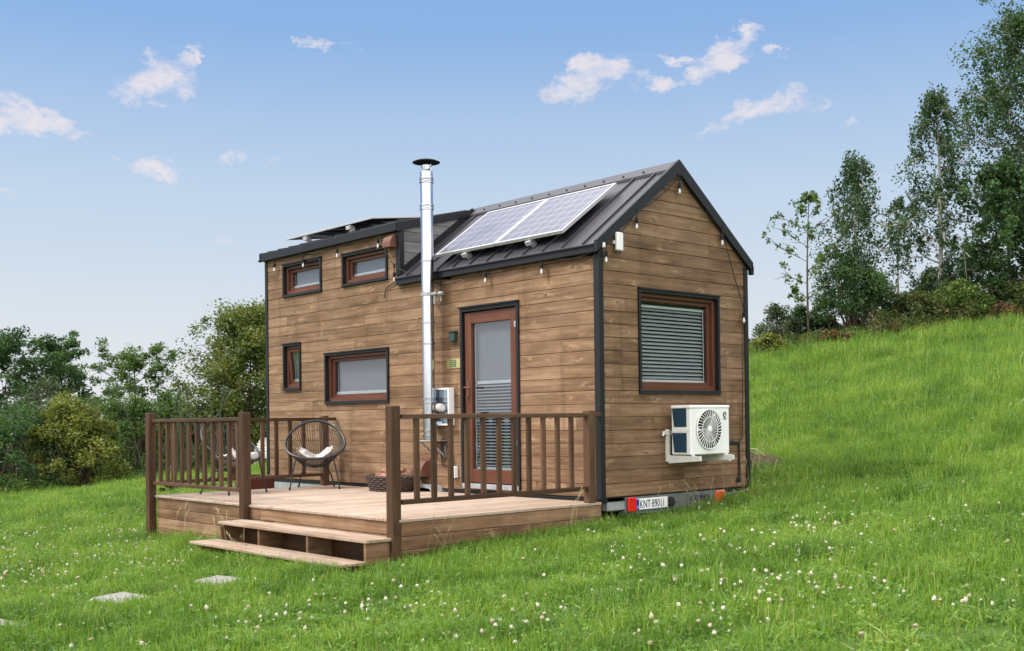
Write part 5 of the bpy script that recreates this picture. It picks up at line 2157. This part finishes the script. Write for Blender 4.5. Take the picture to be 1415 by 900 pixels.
# clover heads
def clover_mesh(name, seed, mat_head):
    rs = np.random.default_rng(seed)
    t = MB()
    hgt = 0.085
    t.tube([(0, 0, -0.01), (rs.normal()*0.006, rs.normal()*0.006, hgt*0.6), (0, 0, hgt)], 0.0011, 4, r=0.2)
    n = len(t.f)
    for k in range(34):
        a = k*2.39996
        zc = 1-2*(k+0.5)/34
        rr = math.sqrt(1-zc*zc)
        d = Vector((rr*math.cos(a), rr*math.sin(a), zc*0.85))
        c = Vector((0, 0, hgt))+d*0.0085
        e = d.orthogonal().normalized()*0.0034
        f_ = d.cross(e).normalized()*0.0034
        d2 = (d+Vector((rs.normal()*0.35, rs.normal()*0.35, rs.normal()*0.25))).normalized()
        tip = c+d2*0.0085*rs.uniform(0.4, 1.3)
        t.add([c-e, c-f_, c+e, c+f_, tip], [(0, 1, 4), (1, 2, 4), (2, 3, 4), (3, 0, 4)], r=0.95 if zc > -0.35 else 0.6)
    me = bpy.data.meshes.new(name)
    me.from_pydata(t.v, [], t.f)
    at = me.attributes.new('br', 'FLOAT', 'FACE')
    at.data.foreach_set('value', np.array(t.r, np.float32))
    me.materials.append(mat_head)
    return bpy.data.objects.new(name, me)


def headmat(name, top, low):
    mt, nt, b, out = newmat(name)
    br = N(nt, 'ShaderNodeAttribute', attribute_name='br').outputs['Fac']
    nt.links.new(ramp(nt, br, [(0.25, (0.06, 0.14, 0.03)), (0.45, low), (0.7, low), (0.9, top)]), b.inputs['Base Color'])
    b.inputs['Roughness'].default_value = 0.8
    return mt


HW = headmat('white_clover', (0.62, 0.60, 0.50), (0.40, 0.34, 0.24))
HD = headmat('fading_clover', (0.50, 0.42, 0.30), (0.26, 0.17, 0.10))
heads = [clover_mesh('clover_head', 300, HW), clover_mesh('clover_head', 301, HW), clover_mesh('clover_head', 302, HD)]
x, y, s = wedge(4.5, 26.0, 120, grs)
k = clear(x, y, 0.1)
x, y, s = x[k], y[k], s[k]
lat = ((x-CAM[0])*r_[0]+(y-CAM[1])*r_[1])/s
pxs = 707.5+lat*FPX
pr = 0.10+0.9*smoothstep if False else 0.05+0.55*np.clip((vnoise(x, y, 1.1, 21)-0.62)*2.6, 0, 1)*np.clip(vnoise(x, y, 4.3, 25)*2-0.7, 0, 1)*1.5
# dense swathes: across the right of the lawn and at the far left
pr += 0.85*np.exp(-((s-9.3)/0.55)**2)*(pxs > 830)*np.clip(vnoise(x, y, 2.2, 22)*1.6-0.45, 0, 1)
pr += 0.85*np.exp(-((s-10.4)/0.7)**2)*(pxs < 260)*np.clip(vnoise(x, y, 2.0, 23)*1.6-0.4, 0, 1)
pr += 0.7*np.exp(-((s-14.5)/3.0)**2)*(pxs < 215)*vnoise(x, y, 1.7, 24)
pr += 0.35*np.exp(-((s-7.0)/0.7)**2)*(pxs < 640)*(pxs > 330)
pr *= np.where((y > 3.2) & (x > -14), 0.10, 1.0)
pr *= np.where(s > 17, 0.55, 1.0)
kk = grs.random(len(x)) < pr*1.35
x, y, s = x[kk], y[kk], s[kk]
P = np.stack([x, y, terrain(x, y)], 1)
n = len(P)
sc = grs.uniform(0.35, 0.95, n)
SCL = np.stack([sc, sc, sc*grs.uniform(0.8, 1.5, n)], 1)
rot = np.stack([grs.normal(size=n)*0.4, grs.normal(size=n)*0.4, grs.uniform(0, 6.28, n)], 1)
pick = np.where(grs.random(n) < 0.30, 2, grs.integers(0, 2, n))
o = scatter('clover_flowers', P, rot, SCL, pick, heads)
tag(o, 'scattered white and fading clover flower heads in the lawn', 'clover flowers', kind='stuff')


# dry seed stalks
def stalk_mesh(name, seed):
    rs = np.random.default_rng(seed)
    t = MB()
    for k in range(3):
        a = rs.uniform(0, 6.28)
        h = rs.uniform(0.28, 0.48)
        d = Vector((math.cos(a), math.sin(a), 0))
        b0 = Vector((rs.normal()*0.05, rs.normal()*0.05, 0))
        pts = [b0, b0+d*0.03+Vector((0, 0, h*0.5)), b0+d*0.09+Vector((0, 0, h*0.85)), b0+d*0.14+Vector((0, 0, h))]
        t.tube(pts, [0.0012, 0.0011, 0.0009, 0.0006], 4)
        for q in range(8):
            c = pts[2].lerp(pts[3], q/7.0)+Vector((rs.normal()*0.006, rs.normal()*0.006, 0))
            t.tube([c, c+d*0.01+Vector((0, 0, 0.018))], [0.0022, 0.0008], 4)
    me = bpy.data.meshes.new(name)
    me.from_pydata(t.v, [], t.f)
    me.materials.append(M['straw'])
    return bpy.data.objects.new(name, me)


stk = [stalk_mesh('seed_stalk', 400+k) for k in range(3)]
pts = []
for (a, b_, n, sp) in (((DX1+0.08, -2.3), (DX1+0.08, -0.1), 4, 0.06), ((0.12, 0.8), (0.15, 2.3), 6, 0.06), ((-0.2, 2.7), (-1.0, 4.2), 6, 0.15), ((-2.6, -3.25), (0.0, -3.3), 3, 0.08), ((-4.8, -2.7), (-2.8, -2.7), 2, 0.06)):
    q = grs.random(n)
    pts.append(np.stack([a[0]+(b_[0]-a[0])*q+grs.normal(size=n)*sp, a[1]+(b_[1]-a[1])*q+grs.normal(size=n)*sp], 1))
x, y, s = wedge(12, 34, 0.06, grs)
k = clear(x, y, 0.1) & (y > 3)
pts.append(np.stack([x[k], y[k]], 1))
pts = np.concatenate(pts)
P = np.stack([pts[:, 0], pts[:, 1], terrain(pts[:, 0], pts[:, 1])], 1)
n = len(P)
sc = grs.uniform(0.6, 1.15, n)
o = scatter('seed_stalks', P, np.stack([grs.normal(size=n)*0.15, grs.normal(size=n)*0.15, grs.uniform(0, 6.28, n)], 1), np.stack([sc, sc, sc], 1), grs.integers(0, 3, n), stk)
tag(o, 'thin dry grass stalks with seed heads along the house and terrace', 'grass stalks', kind='stuff')

# ================================================================== SKY AND LIGHT
SUN_EL, SUN_AZ = R(48), R(215)      # azimuth clockwise from +Y
world = bpy.data.worlds.new('World')
scene.world = world
world.use_nodes = True
nt = world.node_tree
nt.nodes.clear()
wo = nt.nodes.new('ShaderNodeOutputWorld')
bg = nt.nodes.new('ShaderNodeBackground')
nt.links.new(bg.outputs[0], wo.inputs[0])
EXP = 0.9
SKY_S = 0.06
bg.inputs[1].default_value = SKY_S
sky = N(nt, 'ShaderNodeTexSky', sky_type='NISHITA', sun_disc=False)
sky.sun_elevation = SUN_EL
sky.sun_rotation = SUN_AZ
sky.air_density = 1.0
sky.dust_density = 0.6
sky.ozone_density = 1.0
tc = N(nt, 'ShaderNodeTexCoord').outputs['Generated']
sep = N(nt, 'ShaderNodeSeparateXYZ')
nt.links.new(tc, sep.inputs[0])
el = math_(nt, 'MULTIPLY', math_(nt, 'ARCSINE', sep.outputs[2]), 57.2958)
az = math_(nt, 'MULTIPLY', math_(nt, 'ARCTAN2', sep.outputs[0], sep.outputs[1]), 57.2958)
K = 1.0/SKY_S/2**EXP
hazec = tuple(c*K for c in (0.66, 0.735, 0.83))
topc = tuple(c*K for c in (0.225, 0.455, 0.81))
# thin summer haze over the clear-sky model
hz = ramp(nt, math_(nt, 'DIVIDE', el, 30.0), [(0.0, (0.83, 0.84, 0.87)), (0.18, (0.735, 0.785, 0.855)), (0.39, (0.565, 0.70, 0.87)), (0.65, (0.285, 0.485, 0.83)), (1.0, (0.20, 0.42, 0.78))])
hzs = N(nt, 'ShaderNodeVectorMath', operation='SCALE')
nt.links.new(hz, hzs.inputs[0])
hzs.inputs['Scale'].default_value = K
base = mixc(nt, 0.88, sky.outputs[0], hzs.outputs[0])
# clouds
wn = noise(nt, scaled(nt, tc, (16, 16, 26)), 1.0, 8, 0.66, out=1)
wsep = N(nt, 'ShaderNodeSeparateXYZ')
nt.links.new(wn, wsep.inputs[0])
azd = math_(nt, 'MULTIPLY_ADD', math_(nt, 'SUBTRACT', wsep.outputs[0], 0.5), 6.5, az)
eld = math_(nt, 'MULTIPLY_ADD', math_(nt, 'SUBTRACT', wsep.outputs[1], 0.5), 4.2, el)
clouds = [  # px, py, half width, half height, tilt (deg), strength
    (222, 112, 62, 36, 8, 1.0), (262, 75, 24, 12, 35, 0.8), (45, 172, 72, 22, -6, 1.0), (207, 233, 40, 17, 2, 1.0), (425, 68, 30, 8, 0, 0.75), (480, 70, 20, 6, 0, 0.4),
    (315, 222, 22, 9, 20, 0.55), (325, 342, 42, 9, 0, 0.45), (812, 114, 62, 27, 18, 1.0), (898, 108, 40, 14, -6, 0.8), (985, 88, 62, 24, 14, 1.0), (1022, 55, 32, 22, 20, 1.0), (935, 72, 28, 8, 0, 0.8),
    (1042, 156, 82, 19, 18, 0.8), (1100, 140, 38, 22, 10, 0.7), (1075, 72, 12, 8, 0, 0.5), (4, 228, 12, 8, 0, 0.9), (10, 256, 20, 7, 0, 0.5), (1212, 234, 28, 9, 5, 0.35), (1162, 176, 12, 9, 40, 0.4), (380, 235, 16, 7, 30, 0.3), (1280, 158, 30, 6, 8, 0.35), (110, 185, 30, 8, -20, 0.6)]
acc = None
for (cx, cy, a, b_, tl, stg) in clouds:
    a0_, e0_ = azel(cx, cy)
    ct, stn = math.cos(R(tl)), math.sin(R(tl))
    du = math_(nt, 'SUBTRACT', azd, a0_)
    dv = math_(nt, 'SUBTRACT', eld, e0_)
    deg = 57.2958/FPX
    uu = math_(nt, 'MULTIPLY', math_(nt, 'MULTIPLY_ADD', dv, stn, math_(nt, 'MULTIPLY', du, ct)), 1/(a*deg*1.15))
    vv = math_(nt, 'MULTIPLY', math_(nt, 'MULTIPLY_ADD', du, -stn, math_(nt, 'MULTIPLY', dv, ct)), 1/(b_*deg*1.15))
    q = math_(nt, 'SUBTRACT', 1.0, math_(nt, 'MULTIPLY_ADD', uu, uu, math_(nt, 'MULTIPLY', vv, vv)))
    q = math_(nt, 'MULTIPLY', math_(nt, 'MAXIMUM', q, 0.0), stg)
    acc = q if acc is None else math_(nt, 'MAXIMUM', acc, q)
cn = noise(nt, scaled(nt, tc, (34, 34, 60)), 1.0, 9, 0.68, 0.6)
cd = math_(nt, 'MULTIPLY_ADD', math_(nt, 'SUBTRACT', cn, 0.5), 2.6, math_(nt, 'SUBTRACT', acc, 0.12))
calpha = math_(nt, 'MULTIPLY', smooth(nt, cd, 0.0, 1.0), smooth(nt, acc, 0.0, 0.45))
cloudc = tuple(c*K for c in (0.84, 0.79, 0.83))
base = mixc(nt, math_(nt, 'MULTIPLY', calpha, 0.88), base, cloudc)
# the overcast part of the sky: overhead and behind the viewpoint
dt = N(nt, 'ShaderNodeVectorMath', operation='DOT_PRODUCT')
nt.links.new(tc, dt.inputs[0])
dt.inputs[1].default_value = (-FH[0], -FH[1], 0)
behind = smooth(nt, dt.outputs['Value'], -0.25, 0.45)
over = smooth(nt, el, 24.0, 46.0)
oc = math_(nt, 'MAXIMUM', behind, over)
on = noise(nt, scaled(nt, tc, (2.6, 2.6, 4)), 1.0, 6, 0.6)
lum = N(nt, 'ShaderNodeMapRange', i_1=0.3, i_2=0.7, i_3=2.0, i_4=2.9)
nt.links.new(on, lum.inputs[0])
ocs = N(nt, 'ShaderNodeVectorMath', operation='SCALE')
ocs.inputs[0].default_value = tuple(c*K for c in (1.0, 0.985, 0.995))
nt.links.new(lum.outputs[0], ocs.inputs['Scale'])
base = mixc(nt, math_(nt, 'MULTIPLY', oc, math_(nt, 'MAXIMUM', smooth(nt, el, -3.0, 4.0), 0.0)), base, ocs.outputs[0])
nt.links.new(base, bg.inputs[0])
world.cycles.sampling_method = 'MANUAL'
world.cycles.sample_map_resolution = 512

sun = bpy.data.lights.new('sun', 'SUN')
sun.energy = 2.2
sun.angle = R(12)
sun.color = (1.0, 0.955, 0.89)
so = bpy.data.objects.new('sun', sun)
COL.objects.link(so)
sd = Vector((math.sin(SUN_AZ)*math.cos(SUN_EL), math.cos(SUN_AZ)*math.cos(SUN_EL), math.sin(SUN_EL)))
so.rotation_euler = (-sd).to_track_quat('-Z', 'Y').to_euler()
so.location = sd*30

scene.view_settings.view_transform = 'Standard'
scene.view_settings.look = 'None'
scene.view_settings.gamma = 1
scene.view_settings.exposure = EXP
scene.render.engine = 'CYCLES'
scene.cycles.max_bounces = 8
scene.cycles.transparent_max_bounces = 12
scene.cycles.use_denoising = True
scene.cycles.sample_clamp_indirect = 6
